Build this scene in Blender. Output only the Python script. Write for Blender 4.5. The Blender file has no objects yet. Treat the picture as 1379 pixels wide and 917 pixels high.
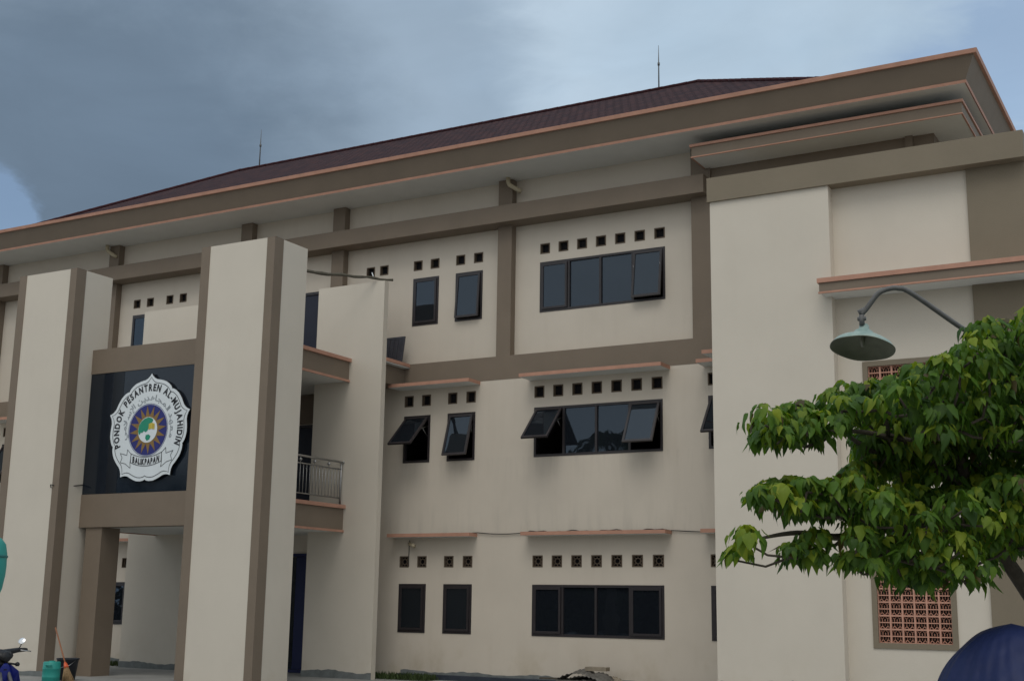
import bpy, math, random
from mathutils import Vector, Matrix, Euler
R = math.radians
random.seed(7)
S = bpy.context.scene
COL = S.collection

# ------------------------------------------------------------------ camera
cam_d = bpy.data.cameras.new('camera'); cam = bpy.data.objects.new('camera', cam_d); COL.objects.link(cam)
cam_d.sensor_width = 36.0; cam_d.lens = 36.0 * 1729.4 / 1379.0
cam_d.clip_start = 0.05; cam_d.clip_end = 3000
yaw, pitch, roll = R(29.4394), R(11.6438), R(0.8709)
fwd = Vector((-math.sin(yaw)*math.cos(pitch), math.cos(yaw)*math.cos(pitch), math.sin(pitch)))
rt = Vector((math.cos(yaw), math.sin(yaw), 0)); upv = rt.cross(fwd)
r2 = rt*math.cos(roll) + upv*math.sin(roll); u2 = r2.cross(fwd)
mw = Matrix((r2, u2, -fwd)).transposed().to_4x4(); mw.translation = Vector((0, -24.35, 1.6))
cam.matrix_world = mw
S.camera = cam
S.render.resolution_x = 1024; S.render.resolution_y = 680

# ------------------------------------------------------------------ light
SUN_EL, SUN_AZ = 58.0, 150.0       # elevation; direction the sun stands in; behind the camera to its left
CLOUD = 1.0
EXPOSURE = 0.14
S.view_settings.view_transform = 'Standard'; S.view_settings.look = 'None'
S.view_settings.gamma = 1; S.view_settings.use_curve_mapping = False
S.view_settings.exposure = EXPOSURE
az = R(285)
sd = Vector((math.cos(R(SUN_EL))*math.cos(az), math.cos(R(SUN_EL))*math.sin(az), math.sin(R(SUN_EL))))
sl = bpy.data.lights.new('sun', 'SUN'); sl.energy = 0.78; sl.angle = R(32); sl.color = (1.0, .965, .90)
so = bpy.data.objects.new('sun', sl); COL.objects.link(so)
so.rotation_euler = (-sd).to_track_quat('-Z', 'Y').to_euler()

W = bpy.data.worlds.new('World'); S.world = W; W.use_nodes = True
nt = W.node_tree; nt.nodes.clear()
def N(t, **k):
    n = nt.nodes.new(t)
    for a, b in k.items(): setattr(n, a, b)
    return n
def L(a, b): nt.links.new(a, b)
def math_(op, a, b=None, clamp=False):
    n = N('ShaderNodeMath', operation=op, use_clamp=clamp)
    for i, v in enumerate((a, b)):
        if v is None: continue
        if isinstance(v, (int, float)): n.inputs[i].default_value = v
        else: L(v, n.inputs[i])
    return n.outputs[0]
out = N('ShaderNodeOutputWorld')
sky = N('ShaderNodeTexSky', sky_type='NISHITA'); sky.sun_disc = False
sky.sun_elevation = R(SUN_EL); sky.sun_rotation = math.pi/2 - az
sky.air_density = 1.0; sky.dust_density = 1.5
bs = N('ShaderNodeBackground'); L(sky.outputs[0], bs.inputs[0]); bs.inputs[1].default_value = .14
tc = N('ShaderNodeTexCoord'); D = tc.outputs['Generated']
def noise(vec, scale, detail, rough, dist=0.0):
    n = N('ShaderNodeTexNoise'); L(vec, n.inputs['Vector']); n.inputs['Scale'].default_value = scale
    n.inputs['Detail'].default_value = detail; n.inputs['Roughness'].default_value = rough; n.inputs['Distortion'].default_value = dist
    return n.outputs['Fac']
mp = N('ShaderNodeMapping'); L(D, mp.inputs[0]); mp.inputs['Scale'].default_value = (1, 1, 2.2); mp.inputs['Location'].default_value = (.3, .2, .1)
n1 = noise(mp.outputs[0], 2.6, 5, .48, .25)
n2 = noise(mp.outputs[0], 8.0, 7, .58, .3)
def lobe(v, lo, hi, ws=1.0):        # soft patch of sky round a direction
    v = Vector(v).normalized()
    d = N('ShaderNodeVectorMath', operation='DOT_PRODUCT'); L(D, d.inputs[0]); d.inputs[1].default_value = v
    m = N('ShaderNodeMapRange', interpolation_type='SMOOTHSTEP'); 
    wob = math_('ADD', d.outputs['Value'], math_('MULTIPLY', math_('SUBTRACT', n1, .5), .035*ws))
    wob = math_('ADD', wob, math_('MULTIPLY', math_('SUBTRACT', n2, .5), .022*ws))
    L(wob, m.inputs[0]); m.inputs[1].default_value = math.cos(R(hi)); m.inputs[2].default_value = math.cos(R(lo))
    return m.outputs[0]
def pixdir(x, y):           # direction in the sky
    return fwd + r2*((x-689.5)/1729.4) - u2*((y-458.5)/1729.4)
SKYN = dict(dark=(-.829, .690, .33), dark2=(-.60, .80, .47), white=(-.40, .92, .44), blue=(-.12, 1.0, .46))
dark = lobe(pixdir(130, 240), 1, 14)
dark2 = lobe(pixdir(130, 70), 15.6, 21.2, 2.4)
blue = lobe(pixdir(1440, 120), 1, 11)
gap = lobe(pixdir(-30, 325), .2, 2.7, .22)
def mixc(f, a, b):
    m = N('ShaderNodeMix', data_type='RGBA'); L(f, m.inputs[0])
    for i, v in ((6, a), (7, b)):
        if isinstance(v, tuple): m.inputs[i].default_value = (*v, 1)
        else: L(v, m.inputs[i])
    return m.outputs[2]
rampf = N('ShaderNodeMapRange'); L(n1, rampf.inputs[0]); rampf.inputs[1].default_value = .28; rampf.inputs[2].default_value = .75
ccol = mixc(rampf.outputs[0], (.37, .49, .61), (.55, .635, .715))
ccol = mixc(math_('MULTIPLY', dark2, .78), ccol, (.25, .335, .435))
ccol = mixc(math_('MULTIPLY', dark, .80), ccol, (.095, .14, .20))
tex = math_('ADD', .79, math_('MULTIPLY', noise(mp.outputs[0], 5.5, 8, .56, .5), .42))
behind = lobe((.25, -.75, .62), 25, 75)      # bright white overcast behind the camera, where the sun stands
ccol = mixc(behind, ccol, (.68, .69, .68))
bc = N('ShaderNodeBackground'); L(ccol, bc.inputs[0]); L(math_('MULTIPLY', tex, CLOUD), bc.inputs[1])
# cover: mostly cloud, thin at the right where blue sky shows
thin = N('ShaderNodeMapRange', interpolation_type='SMOOTHSTEP'); L(noise(mp.outputs[0], 5.0, 8, .6, .5), thin.inputs[0])
thin.inputs[1].default_value = .40; thin.inputs[2].default_value = .72
cover = math_('SUBTRACT', 1.0, math_('MULTIPLY', math_('MAXIMUM', blue, gap), math_('SUBTRACT', 1.0, thin.outputs[0])), True)
cover = math_('MAXIMUM', cover, .50)
mx = N('ShaderNodeMixShader'); L(cover, mx.inputs[0]); L(bs.outputs[0], mx.inputs[1]); L(bc.outputs[0], mx.inputs[2])
L(mx.outputs[0], out.inputs[0])

# ------------------------------------------------------------------ materials
def mat(name, col, rough=.7, var=0.0, vscale=3.0, bump=0.0, bscale=60.0, metal=0.0, spec=.4, streak=0.0, grime=0.0, bdist=.01, col2=None, stretch=(1, 1, 1)):
    m = bpy.data.materials.new(name); m.use_nodes = True; t = m.node_tree; b = t.nodes['Principled BSDF']
    b.inputs['Base Color'].default_value = (*col, 1); b.inputs['Roughness'].default_value = rough
    b.inputs['Metallic'].default_value = metal; b.inputs['Specular IOR Level'].default_value = spec
    g = t.nodes.new('ShaderNodeTexCoord')
    def nz(scale, detail, st=(1, 1, 1)):
        mp = t.nodes.new('ShaderNodeMapping'); mp.inputs['Scale'].default_value = st
        t.links.new(g.outputs['Object'], mp.inputs[0])
        n = t.nodes.new('ShaderNodeTexNoise'); n.inputs['Scale'].default_value = scale; n.inputs['Detail'].default_value = detail
        n.inputs['Roughness'].default_value = .6
        t.links.new(mp.outputs[0], n.inputs['Vector']); return n.outputs['Fac']
    c = None
    if var > 0:
        r = t.nodes.new('ShaderNodeMapRange'); t.links.new(nz(vscale, 6, stretch), r.inputs[0]); r.inputs[1].default_value = .3; r.inputs[2].default_value = .7
        mx = t.nodes.new('ShaderNodeMix'); mx.data_type = 'RGBA'; t.links.new(r.outputs[0], mx.inputs[0])
        c2 = col2 or tuple(x*(1-var) for x in col)
        mx.inputs[6].default_value = (*col, 1); mx.inputs[7].default_value = (*c2, 1); c = mx.outputs[2]
        rr = t.nodes.new('ShaderNodeMapRange'); t.links.new(nz(vscale*2.3, 4), rr.inputs[0]); rr.inputs[3].default_value = max(rough-.1, 0.02); rr.inputs[4].default_value = min(rough+.12, 1)
        t.links.new(rr.outputs[0], b.inputs['Roughness'])
    if streak > 0:            # rain streaks: noise drawn out vertically
        r = t.nodes.new('ShaderNodeMapRange'); t.links.new(nz(1.0, 5, (3.2, 3.2, .28)), r.inputs[0]); r.inputs[1].default_value = .52; r.inputs[2].default_value = .80; r.inputs[4].default_value = streak
        mx = t.nodes.new('ShaderNodeMix'); mx.data_type = 'RGBA'; t.links.new(r.outputs[0], mx.inputs[0])
        if c: t.links.new(c, mx.inputs[6])
        else: mx.inputs[6].default_value = (*col, 1)
        mx.inputs[7].default_value = (col[0]*.62, col[1]*.58, col[2]*.52, 1); c = mx.outputs[2]
    if grime > 0:             # soot washed off the ledges and splashed soil at the foot, in ragged patches
        sx = t.nodes.new('ShaderNodeSeparateXYZ'); t.links.new(g.outputs['Object'], sx.inputs[0])
        for (za, zb, zc, amt, gc, st, sc) in ((3.10, 3.16, 4.1, .26, (.22, .21, .19), (1.6, 1.6, .22), 2.6), (6.2, 6.42, 6.5, .0, (.2, .2, .2), (1, 1, 1), 1), (-.5, .0, 1.1, .60, (.36, .29, .17), (1, 1, .8), 1.7), (4.0, 4.3, 4.76, .18, (.25, .23, .20), (5, 5, .35), 2.2)):
            if amt == 0 or (grime < 1 and za > 0): continue
            up = za > 3.9
            m1 = t.nodes.new('ShaderNodeMapRange'); m1.interpolation_type = 'SMOOTHSTEP'; t.links.new(sx.outputs[2], m1.inputs[0]); m1.inputs[1].default_value = za; m1.inputs[2].default_value = (zc if up else zb)
            m2 = t.nodes.new('ShaderNodeMapRange'); m2.interpolation_type = 'SMOOTHSTEP'; t.links.new(sx.outputs[2], m2.inputs[0]); m2.inputs[1].default_value = (zc+.02 if up else zc); m2.inputs[2].default_value = (zc if up else zb)
            m3 = t.nodes.new('ShaderNodeMapRange'); t.links.new(nz(sc, 6, st), m3.inputs[0]); m3.inputs[1].default_value = .48; m3.inputs[2].default_value = .78; m3.inputs[4].default_value = amt*grime
            a1 = t.nodes.new('ShaderNodeMath'); a1.operation = 'MULTIPLY'; t.links.new(m1.outputs[0], a1.inputs[0]); t.links.new(m2.outputs[0], a1.inputs[1])
            a2 = t.nodes.new('ShaderNodeMath'); a2.operation = 'MULTIPLY'; t.links.new(a1.outputs[0], a2.inputs[0]); t.links.new(m3.outputs[0], a2.inputs[1])
            mx = t.nodes.new('ShaderNodeMix'); mx.data_type = 'RGBA'; t.links.new(a2.outputs[0], mx.inputs[0])
            t.links.new(c, mx.inputs[6]); mx.inputs[7].default_value = (*gc, 1); c = mx.outputs[2]
    if c: t.links.new(c, b.inputs['Base Color'])
    if bump > 0:
        bn = t.nodes.new('ShaderNodeBump'); bn.inputs['Strength'].default_value = bump; bn.inputs['Distance'].default_value = bdist
        t.links.new(nz(bscale, 3), bn.inputs['Height']); t.links.new(bn.outputs[0], b.inputs['Normal'])
    return m
cream = mat('cream_paint', (.645, .58, .495), .75, .07, .9, .25, 70, streak=.13, grime=1)
cream_hi = mat('cream_paint_pier', (.66, .605, .52), .75, .06, .8, .25, 70, streak=.05, grime=.5)
brown = mat('taupe_paint', (.215, .170, .128), .7, .12, 1.2, .25, 70)
olive = mat('olive_taupe_paint', (.225, .188, .135), .7, .10, 1.0, .25, 70)
orange = mat('salmon_paint', (.52, .28, .20), .65, .20, 4, .15, 60)
white = mat('soffit_paint', (.76, .76, .73), .8, .08, 1.5, .1, 40)
conc = mat('bare_cement', (.20, .22, .22), .9, .35, 6, .6, 30)
tile_d = mat('dark_floor_tile', (.045, .055, .075), .35, .3, 5)
paving = mat('grey_paving', (.30, .30, .29), .8, .3, 1.3, .4, 25)
soil = mat('packed_ground', (.42, .40, .365), .95, .4, .6, .6, 12)
alu = mat('dark_bronze_aluminium', (.030, .025, .028), .4, .2, 8, 0, spec=.5)
steel = mat('brushed_steel', (.42, .42, .42), .35, .15, 12, 0, metal=.9)
black = mat('black_plastic', (.012, .012, .014), .5, .2, 10)
blue_p = mat('blue_paint', (.015, .025, .22), .3, .15, 5)
blue_door = mat('blue_door_paint', (.010, .018, .09), .5, .15, 3)
navy = mat('navy_board', (.010, .012, .03), .4, .2, 3)
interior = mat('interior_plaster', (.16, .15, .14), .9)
screen_m = mat('vent_mesh', (.012, .011, .014), .9, .3, 40)
ventframe = mat('vent_frame_paint', (.14, .105, .075), .8, .15, 10)
terra = mat('terracotta_block', (.62, .34, .25), .85, .22, 9, .3, 50)
pipe_m = mat('cream_pvc', (.50, .43, .30), .5, .15, 8)
emb_white = mat('emblem_white', (.76, .82, .86), .35, .05, 3, spec=.3)
emb_black = mat('emblem_black', (.02, .02, .025), .4)
emb_navy = mat('emblem_blue', (.026, .030, .19), .4, .1, 4)
emb_gold = mat('emblem_gold', (.27, .165, .05), .45, .15, 5)
emb_green = mat('emblem_green', (.02, .28, .17), .4, .1, 5)
emb_yellow = mat('emblem_yellow', (.62, .50, .08), .4)
emb_grey = mat('emblem_grey', (.28, .31, .34), .4)
teal = mat('teal_plastic', (.02, .27, .23), .45, .12, 4)
patina = mat('patina_enamel', (.38, .46, .42), .6, .5, 9, .2, 30, col2=(.17, .27, .25))
patina_in = mat('shade_inside_enamel', (.20, .21, .16), .6, .25, 12)
iron = mat('weathered_iron', (.15, .15, .15), .6, .3, 12, .2, 60, metal=.2)
tarp_m = mat('blue_tarpaulin', (.014, .026, .105), .6, .3, 4, .8, 2.4, spec=.35, bdist=.05)
strap_m = mat('dark_strap', (.02, .018, .02), .7)
broomred = mat('orange_red_plastic', (.62, .10, .03), .4)
broomstick = mat('varnished_stick', (.32, .12, .05), .5, .2, 8)
bristle = mat('coconut_bristle', (.36, .24, .12), .9, .4, 40, .5, 90, stretch=(1, 1, .1))
bark = mat('grey_bark', (.10, .085, .065), .9, .4, 14, .8, 40)
weed_m = mat('weed_green', (.045, .075, .018), .8, .4, 12)
sheet_m = mat('old_zinc_sheet', (.17, .16, .145), .6, .45, 7, .3, 30, metal=.2)
board_m = mat('old_board', (.34, .29, .22), .85, .4, 7, .3, 30)
bamboo_m = mat('weathered_pole', (.12, .11, .085), .8, .5, 9, .6, 30)
grey_panel = mat('grey_plastic_panel', (.060, .062, .078), .45, .3, 7)
mirror_m = mat('mirror_glass', (.8, .82, .85), .04, metal=1.0)
cable_m = mat('cable_sheath', (.03, .03, .03), .6)

def glass_mat(name, tint, trans):
    m = bpy.data.materials.new(name); m.use_nodes = True; t = m.node_tree; t.nodes.clear()
    o = t.nodes.new('ShaderNodeOutputMaterial')
    gl = t.nodes.new('ShaderNodeBsdfGlossy'); gl.inputs['Roughness'].default_value = .015; gl.inputs['Color'].default_value = (.60, .74, .90, 1)
    tr = t.nodes.new('ShaderNodeBsdfTransparent'); tr.inputs[0].default_value = (*trans, 1)
    df = t.nodes.new('ShaderNodeBsdfDiffuse'); df.inputs[0].default_value = (*tint, 1)
    a = t.nodes.new('ShaderNodeMixShader'); a.inputs[0].default_value = .5; t.links.new(tr.outputs[0], a.inputs[1]); t.links.new(df.outputs[0], a.inputs[2])
    fr = t.nodes.new('ShaderNodeFresnel'); fr.inputs[0].default_value = 1.75
    g = t.nodes.new('ShaderNodeTexCoord'); n = t.nodes.new('ShaderNodeTexNoise'); n.inputs['Scale'].default_value = 1.6
    t.links.new(g.outputs['Object'], n.inputs['Vector'])
    bp = t.nodes.new('ShaderNodeBump'); bp.inputs['Strength'].default_value = .05; bp.inputs['Distance'].default_value = .05
    t.links.new(n.outputs['Fac'], bp.inputs['Height']); t.links.new(bp.outputs[0], gl.inputs['Normal'])
    b = t.nodes.new('ShaderNodeMixShader'); t.links.new(fr.outputs[0], b.inputs[0]); t.links.new(a.outputs[0], b.inputs[1]); t.links.new(gl.outputs[0], b.inputs[2])
    t.links.new(b.outputs[0], o.inputs[0]); return m
glass = glass_mat('tinted_glass', (.020, .025, .034), (.10, .11, .13))
signglass = mat('dark_sign_panel', (.010, .016, .026), .12, .2, 1.5, spec=.5)

def roof_mat():
    m = bpy.data.materials.new('maroon_roof_tile'); m.use_nodes = True; t = m.node_tree; b = t.nodes['Principled BSDF']
    uv = t.nodes.new('ShaderNodeUVMap')
    br = t.nodes.new('ShaderNodeTexBrick'); t.links.new(uv.outputs[0], br.inputs['Vector'])
    br.inputs['Color1'].default_value = (.068, .034, .034, 1); br.inputs['Color2'].default_value = (.040, .024, .028, 1); br.inputs['Mortar'].default_value = (.022, .012, .014, 1)
    br.inputs['Scale'].default_value = 1; br.inputs['Brick Width'].default_value = .22; br.inputs['Row Height'].default_value = .27
    br.inputs['Mortar Size'].default_value = .02; br.inputs['Mortar Smooth'].default_value = .4
    t.links.new(br.outputs['Color'], b.inputs['Base Color']); b.inputs['Roughness'].default_value = .85; b.inputs['Specular IOR Level'].default_value = .08
    bp = t.nodes.new('ShaderNodeBump'); bp.inputs['Strength'].default_value = 1; bp.inputs['Distance'].default_value = .012; bp.invert = True
    t.links.new(br.outputs['Fac'], bp.inputs['Height']); t.links.new(bp.outputs[0], b.inputs['Normal'])
    return m
rooftile = roof_mat()
ridge_m = mat('ridge_tile', (.060, .024, .028), .85, .2, 8, spec=.1)
def leaf_mat():
    m = bpy.data.materials.new('leaf'); m.use_nodes = True; t = m.node_tree; b = t.nodes['Principled BSDF']
    at = t.nodes.new('ShaderNodeAttribute'); at.attribute_name = 'tone'
    cr = t.nodes.new('ShaderNodeValToRGB'); t.links.new(at.outputs['Fac'], cr.inputs[0])
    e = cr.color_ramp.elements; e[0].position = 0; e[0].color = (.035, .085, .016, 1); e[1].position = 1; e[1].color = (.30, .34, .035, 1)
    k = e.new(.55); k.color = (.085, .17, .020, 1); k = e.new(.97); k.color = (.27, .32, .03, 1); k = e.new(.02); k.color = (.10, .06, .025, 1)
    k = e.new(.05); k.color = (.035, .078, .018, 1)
    t.links.new(cr.outputs[0], b.inputs['Base Color']); b.inputs['Roughness'].default_value = .55; b.inputs['Specular IOR Level'].default_value = .25
    tl = t.nodes.new('ShaderNodeBsdfTranslucent'); mc = t.nodes.new('ShaderNodeMix'); mc.data_type = 'RGBA'; mc.blend_type = 'MULTIPLY'; mc.inputs[0].default_value = 1
    t.links.new(cr.outputs[0], mc.inputs[6]); mc.inputs[7].default_value = (1.6, 1.7, .8, 1); t.links.new(mc.outputs[2], tl.inputs[0])
    ms = t.nodes.new('ShaderNodeMixShader'); ms.inputs[0].default_value = .35
    t.links.new(b.outputs[0], ms.inputs[1]); t.links.new(tl.outputs[0], ms.inputs[2])
    t.links.new(ms.outputs[0], t.nodes['Material Output'].inputs[0]); return m
leafm = leaf_mat()

# ------------------------------------------------------------------ mesh helpers
class MB:
    def __init__(s): s.v = []; s.f = []; s.m = []; s.uv = {}; s.smooth = set(); s.mats = []; s.tone = None
    def mi(s, m):
        if m not in s.mats: s.mats.append(m)
        return s.mats.index(m)
    def face(s, pts, m, uv=None, smooth=False):
        i = len(s.v); s.v += [tuple(p) for p in pts]; s.f.append(tuple(range(i, i+len(pts)))); s.m.append(s.mi(m))
        if uv: s.uv[len(s.f)-1] = uv
        if smooth: s.smooth.add(len(s.f)-1)
    def add(s, vs, fs, m, smooth=False):
        i = len(s.v); s.v += [tuple(p) for p in vs]
        for f in fs:
            s.f.append(tuple(i+k for k in f)); s.m.append(s.mi(m))
            if smooth: s.smooth.add(len(s.f)-1)
    def box(s, x0, x1, y0, y1, z0, z1, m, T=None):
        v = [(x, y, z) for x in (x0, x1) for y in (y0, y1) for z in (z0, z1)]
        if T: v = [tuple(T @ Vector(p)) for p in v]
        s.add(v, [(0, 1, 3, 2), (4, 6, 7, 5), (0, 4, 5, 1), (2, 3, 7, 6), (0, 2, 6, 4), (1, 5, 7, 3)], m)
    def tube(s, path, r, m, n=8, cap=True):
        P = [Vector(p) for p in path]; k = len(P); rr = r if isinstance(r, (list, tuple)) else [r]*k
        vs = []; fs = []; a = None
        for i in range(k):
            d = (P[min(i+1, k-1)] - P[max(i-1, 0)]).normalized()
            if a is None: a = d.orthogonal().normalized()
            else: a = (a - d*a.dot(d)).normalized()
            b = d.cross(a)
            for j in range(n):
                t = 2*math.pi*j/n; vs.append(P[i] + (a*math.cos(t) + b*math.sin(t))*rr[i])
        for i in range(k-1):
            for j in range(n): fs.append((i*n+j, i*n+(j+1) % n, (i+1)*n+(j+1) % n, (i+1)*n+j))
        if cap: fs += [tuple(range(n))[::-1], tuple((k-1)*n+j for j in range(n))]
        s.add(vs, fs, m, True)
    def lathe(s, prof, c, m, n=24, T=None, wob=0):
        vs = []; fs = []
        for i, (r, z) in enumerate(prof):
            for j in range(n):
                t = 2*math.pi*j/n; q = Vector((r*math.cos(t), r*math.sin(t), z))
                if wob: q = q + Vector((0, 0, wob*math.sin(5*t+1)*r))
                if T: q = T @ q
                vs.append(Vector(c)+q)
        for i in range(len(prof)-1):
            for j in range(n): fs.append((i*n+j, i*n+(j+1) % n, (i+1)*n+(j+1) % n, (i+1)*n+j))
        s.add(vs, fs, m, True)
    def prism(s, poly, y0, y1, m, cx=0, cz=0, side=None):     # outline in x,z thickened along y
        n = len(poly); a = [(cx+p[0], y0, cz+p[1]) for p in poly]; b = [(cx+p[0], y1, cz+p[1]) for p in poly]
        s.add(a, [tuple(range(n))], m)
        s.add(b, [tuple(range(n))[::-1]], m)
        s.add(a+b, [(i, (i+1) % n, n+(i+1) % n, n+i) for i in range(n)], side or m)
    def build(s, name, parent=None, label=None, bevel=0):
        me = bpy.data.meshes.new(name); me.from_pydata(s.v, [], s.f)
        for m in s.mats: me.materials.append(m)
        for i, p in enumerate(me.polygons): p.material_index = s.m[i]; p.use_smooth = i in s.smooth
        if s.uv:
            ul = me.uv_layers.new(name='UVMap')
            for fi, uv in s.uv.items():
                for li, c in zip(me.polygons[fi].loop_indices, uv): ul.data[li].uv = c
        if s.tone:
            at = me.attributes.new('tone', 'FLOAT', 'POINT'); at.data.foreach_set('value', s.tone)
        me.validate(); me.update()
        o = bpy.data.objects.new(name, me); COL.objects.link(o)
        if parent:
            o.parent = parent
            if parent.type == 'EMPTY': o.matrix_parent_inverse = Matrix.Translation(-Vector(parent.location))
        if label: o['label'] = label
        if bevel:
            bv = o.modifiers.new('bevel', 'BEVEL'); bv.width = bevel; bv.segments = 2; bv.limit_method = 'ANGLE'
        return o
def thing(name, label, cat, loc, group=None):
    o = bpy.data.objects.new(name, None); COL.objects.link(o); o.location = loc; o.empty_display_size = .3
    o['label'] = label; o['category'] = cat
    if group: o['group'] = group
    return o
def struct(o, kind='structure', label=None, cat=None):
    o['kind'] = kind
    if label: o['label'] = label
    if cat: o['category'] = cat
    return o
def wall_grid(mb, x0, x1, z0, z1, y, holes, m, depth=.14):
    xs = sorted({x0, x1, *[h[0] for h in holes], *[h[1] for h in holes]}); zs = sorted({z0, z1, *[h[2] for h in holes], *[h[3] for h in holes]})
    xs = [x for x in xs if x0 <= x <= x1]; zs = [z for z in zs if z0 <= z <= z1]
    for i in range(len(xs)-1):
        run = None
        for j in range(len(zs)-1):
            cx, cz = (xs[i]+xs[i+1])/2, (zs[j]+zs[j+1])/2
            hole = any(h[0] < cx < h[1] and h[2] < cz < h[3] for h in holes)
            if not hole and run is None: run = zs[j]
            if (hole or j == len(zs)-2) and run is not None:
                top = zs[j] if hole else zs[j+1]
                for yy in (y, y+depth): mb.face([(xs[i], yy, run), (xs[i+1], yy, run), (xs[i+1], yy, top), (xs[i], yy, top)], m)
                run = None
    for a, b, c, d in holes:
        mb.face([(a, y, c), (b, y, c), (b, y+depth, c), (a, y+depth, c)], m); mb.face([(a, y, d), (b, y, d), (b, y+depth, d), (a, y+depth, d)], m)
        mb.face([(a, y, c), (a, y+depth, c), (a, y+depth, d), (a, y, d)], m); mb.face([(b, y, c), (b, y+depth, c), (b, y+depth, d), (b, y, d)], m)

# ------------------------------------------------------------------ ground
g = MB(); g.face([(-900, -900, 0), (900, -900, 0), (900, 900, 0), (-900, 900, 0)], soil); struct(g.build('ground'))
g = MB(); g.box(-31, -1.5, -12, -.02, -.2, .004, paving); struct(g.build('pavement'))

# ------------------------------------------------------------------ school building
CX = -20.155                     # middle of the entrance; the block is the same on both sides of it
def mir(a, b): return (2*CX-b, 2*CX-a)
school = thing('school_building', 'three storey cream and taupe school building with a maroon hip roof and tall entrance piers', 'building', (CX, 0, 0))
XL, XR = 2*CX+4.5, -4.5
# window list: (x0, x1, widths, {pane: opening angle}) for each storey
W4 = [.72, .77, .77, .76]
fl = {1: (.98, 2.04), 2: (4.74, 5.82), 3: (7.98, 9.13)}
wins = []
def addw(x0, x1, f, n, op): wins.append((x0, x1, f, n, op))
for f in (1, 2, 3):
    o4 = {1: {0: 0, 3: 0}, 2: {0: 44, 3: 27}, 3: {0: 0, 3: 8}}[f]
    oa = {1: {0: 0}, 2: {0: 46}, 3: {0: 0}}[f]; ob = {1: {0: 0}, 2: {0: 17}, 3: {0: 4.9}}[f]
    addw(-13.16, -10.15, f, 4, o4); addw(-16.56, -15.84, f, 1, oa); addw(-15.38, -14.65, f, 1, ob)
    addw(*mir(-13.16, -10.15), f, 4, {0: 0, 3: 0} if f != 2 else {0: 30, 3: 30})
    addw(*mir(-16.56, -15.84), f, 1, {0: 0}); addw(*mir(-15.38, -14.65), f, 1, {0: 0 if f != 2 else 30})
    addw(-9.16, -8.44, f, 1, {0: 0 if f != 2 else 38}); addw(*mir(-9.16, -8.44), f, 1, {0: 0})
addw(-17.93, -17.29, 3, 1, {0: 0}); addw(*mir(-17.93, -17.29), 3, 1, {0: 0})
holes = {1: [], 2: [], 3: []}
vents = []
vz = {1: (2.40, 2.65), 2: (6.03, 6.29), 3: (9.32, 9.56)}
for x0, x1, f, n, op in wins:
    z0, z1 = fl[f]; holes[f].append((x0, x1, z0, z1))
    k = 7 if n == 4 else 2
    for i in range(k):
        w = .245; xa = x0 + (x1-x0-w)*i/(k-1); vents.append((xa, xa+w, f)); holes[f].append((xa, xa+w, *vz[f]))
doors = [(-21.35, -18.96, 1, .0, 2.73), (-21.35, -18.96, 2, 3.75, 5.78), (-21.35, -18.96, 3, 7.04, 9.13)]
for x0, x1, f, z0, z1 in doors: holes[f].append((x0, x1, z0, z1))
w = MB(); wall_grid(w, XL, XR, 0, 6.5, 0, holes[1]+holes[2], cream); w.build('facade_wall', school)
w = MB(); wall_grid(w, XL, XR, 7.03, 11.13, .2, holes[3], cream); w.build('upper_facade_wall', school)
w = MB(); w.box(XL, XR, -.006, .36, 6.5, 7.03, brown); w.build('storey_band', school)
# inside and far sides of the block
w = MB()
w.box(XR-.15, XR, .145, 15.5, 0, 6.49, cream); w.box(XL, XL+.15, .145, 15.5, 0, 6.49, cream); w.box(XR-.15, XR, .345, 15.5, 7.04, 11.12, cream); w.box(XL, XL+.15, .345, 15.5, 7.04, 11.12, cream)
w.box(XR-.15, XR, .37, 15.5, 6.49, 7.04, brown); w.box(XL, XL+.15, .37, 15.5, 6.49, 7.04, brown); w.box(XL, XR, 15.5, 15.65, 0, 11.13, cream)
w.build('side_and_rear_wall', school)
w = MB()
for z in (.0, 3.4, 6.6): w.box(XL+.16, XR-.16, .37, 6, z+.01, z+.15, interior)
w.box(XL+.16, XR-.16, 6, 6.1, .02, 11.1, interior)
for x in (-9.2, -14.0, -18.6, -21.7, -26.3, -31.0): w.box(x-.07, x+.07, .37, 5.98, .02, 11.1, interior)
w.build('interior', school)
# upper pilasters and beam
def pil(x0, x1, z0=7.03, y0=0.0): 
    p = MB(); p.box(x0, x1, y0, .199, z0, 11.125, brown); p.build('pilaster', school)
for a in (-14.15, -18.86): pil(a, a+.36); q = mir(a, a+.36); pil(*q)
pil(-9.47, -9.04); pil(*mir(-9.47, -9.04))
b = MB(); b.box(2*CX+9.08, -9.08, -.30, .198, 10.04, 10.43, brown); b.build('lintel_beam', school)
b = MB(); b.box(-9.04, XR, .05, .199, 9.0, 11.125, brown); b.box(-5.02, -4.88, -.03, .05, 9.0, 10.64, brown); b.box(XR-.003, XR+.01, .05, 3.2, 9.0, 11.125, brown); b.build('parapet_wall', school)
for x, y in ((-13.86, -.02), (-26.52, -.02)):
    e = MB(); e.tube([(x+.02, y-.10, 11.13), (x+.02, y-.10, 11.03), (x+.06, y-.10, 10.95), (x+.22, y-.03, 10.84), (x+.30, y+.02, 10.79)], .052, pipe_m, 10)
    e.build('downpipe_elbow', school)

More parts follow.
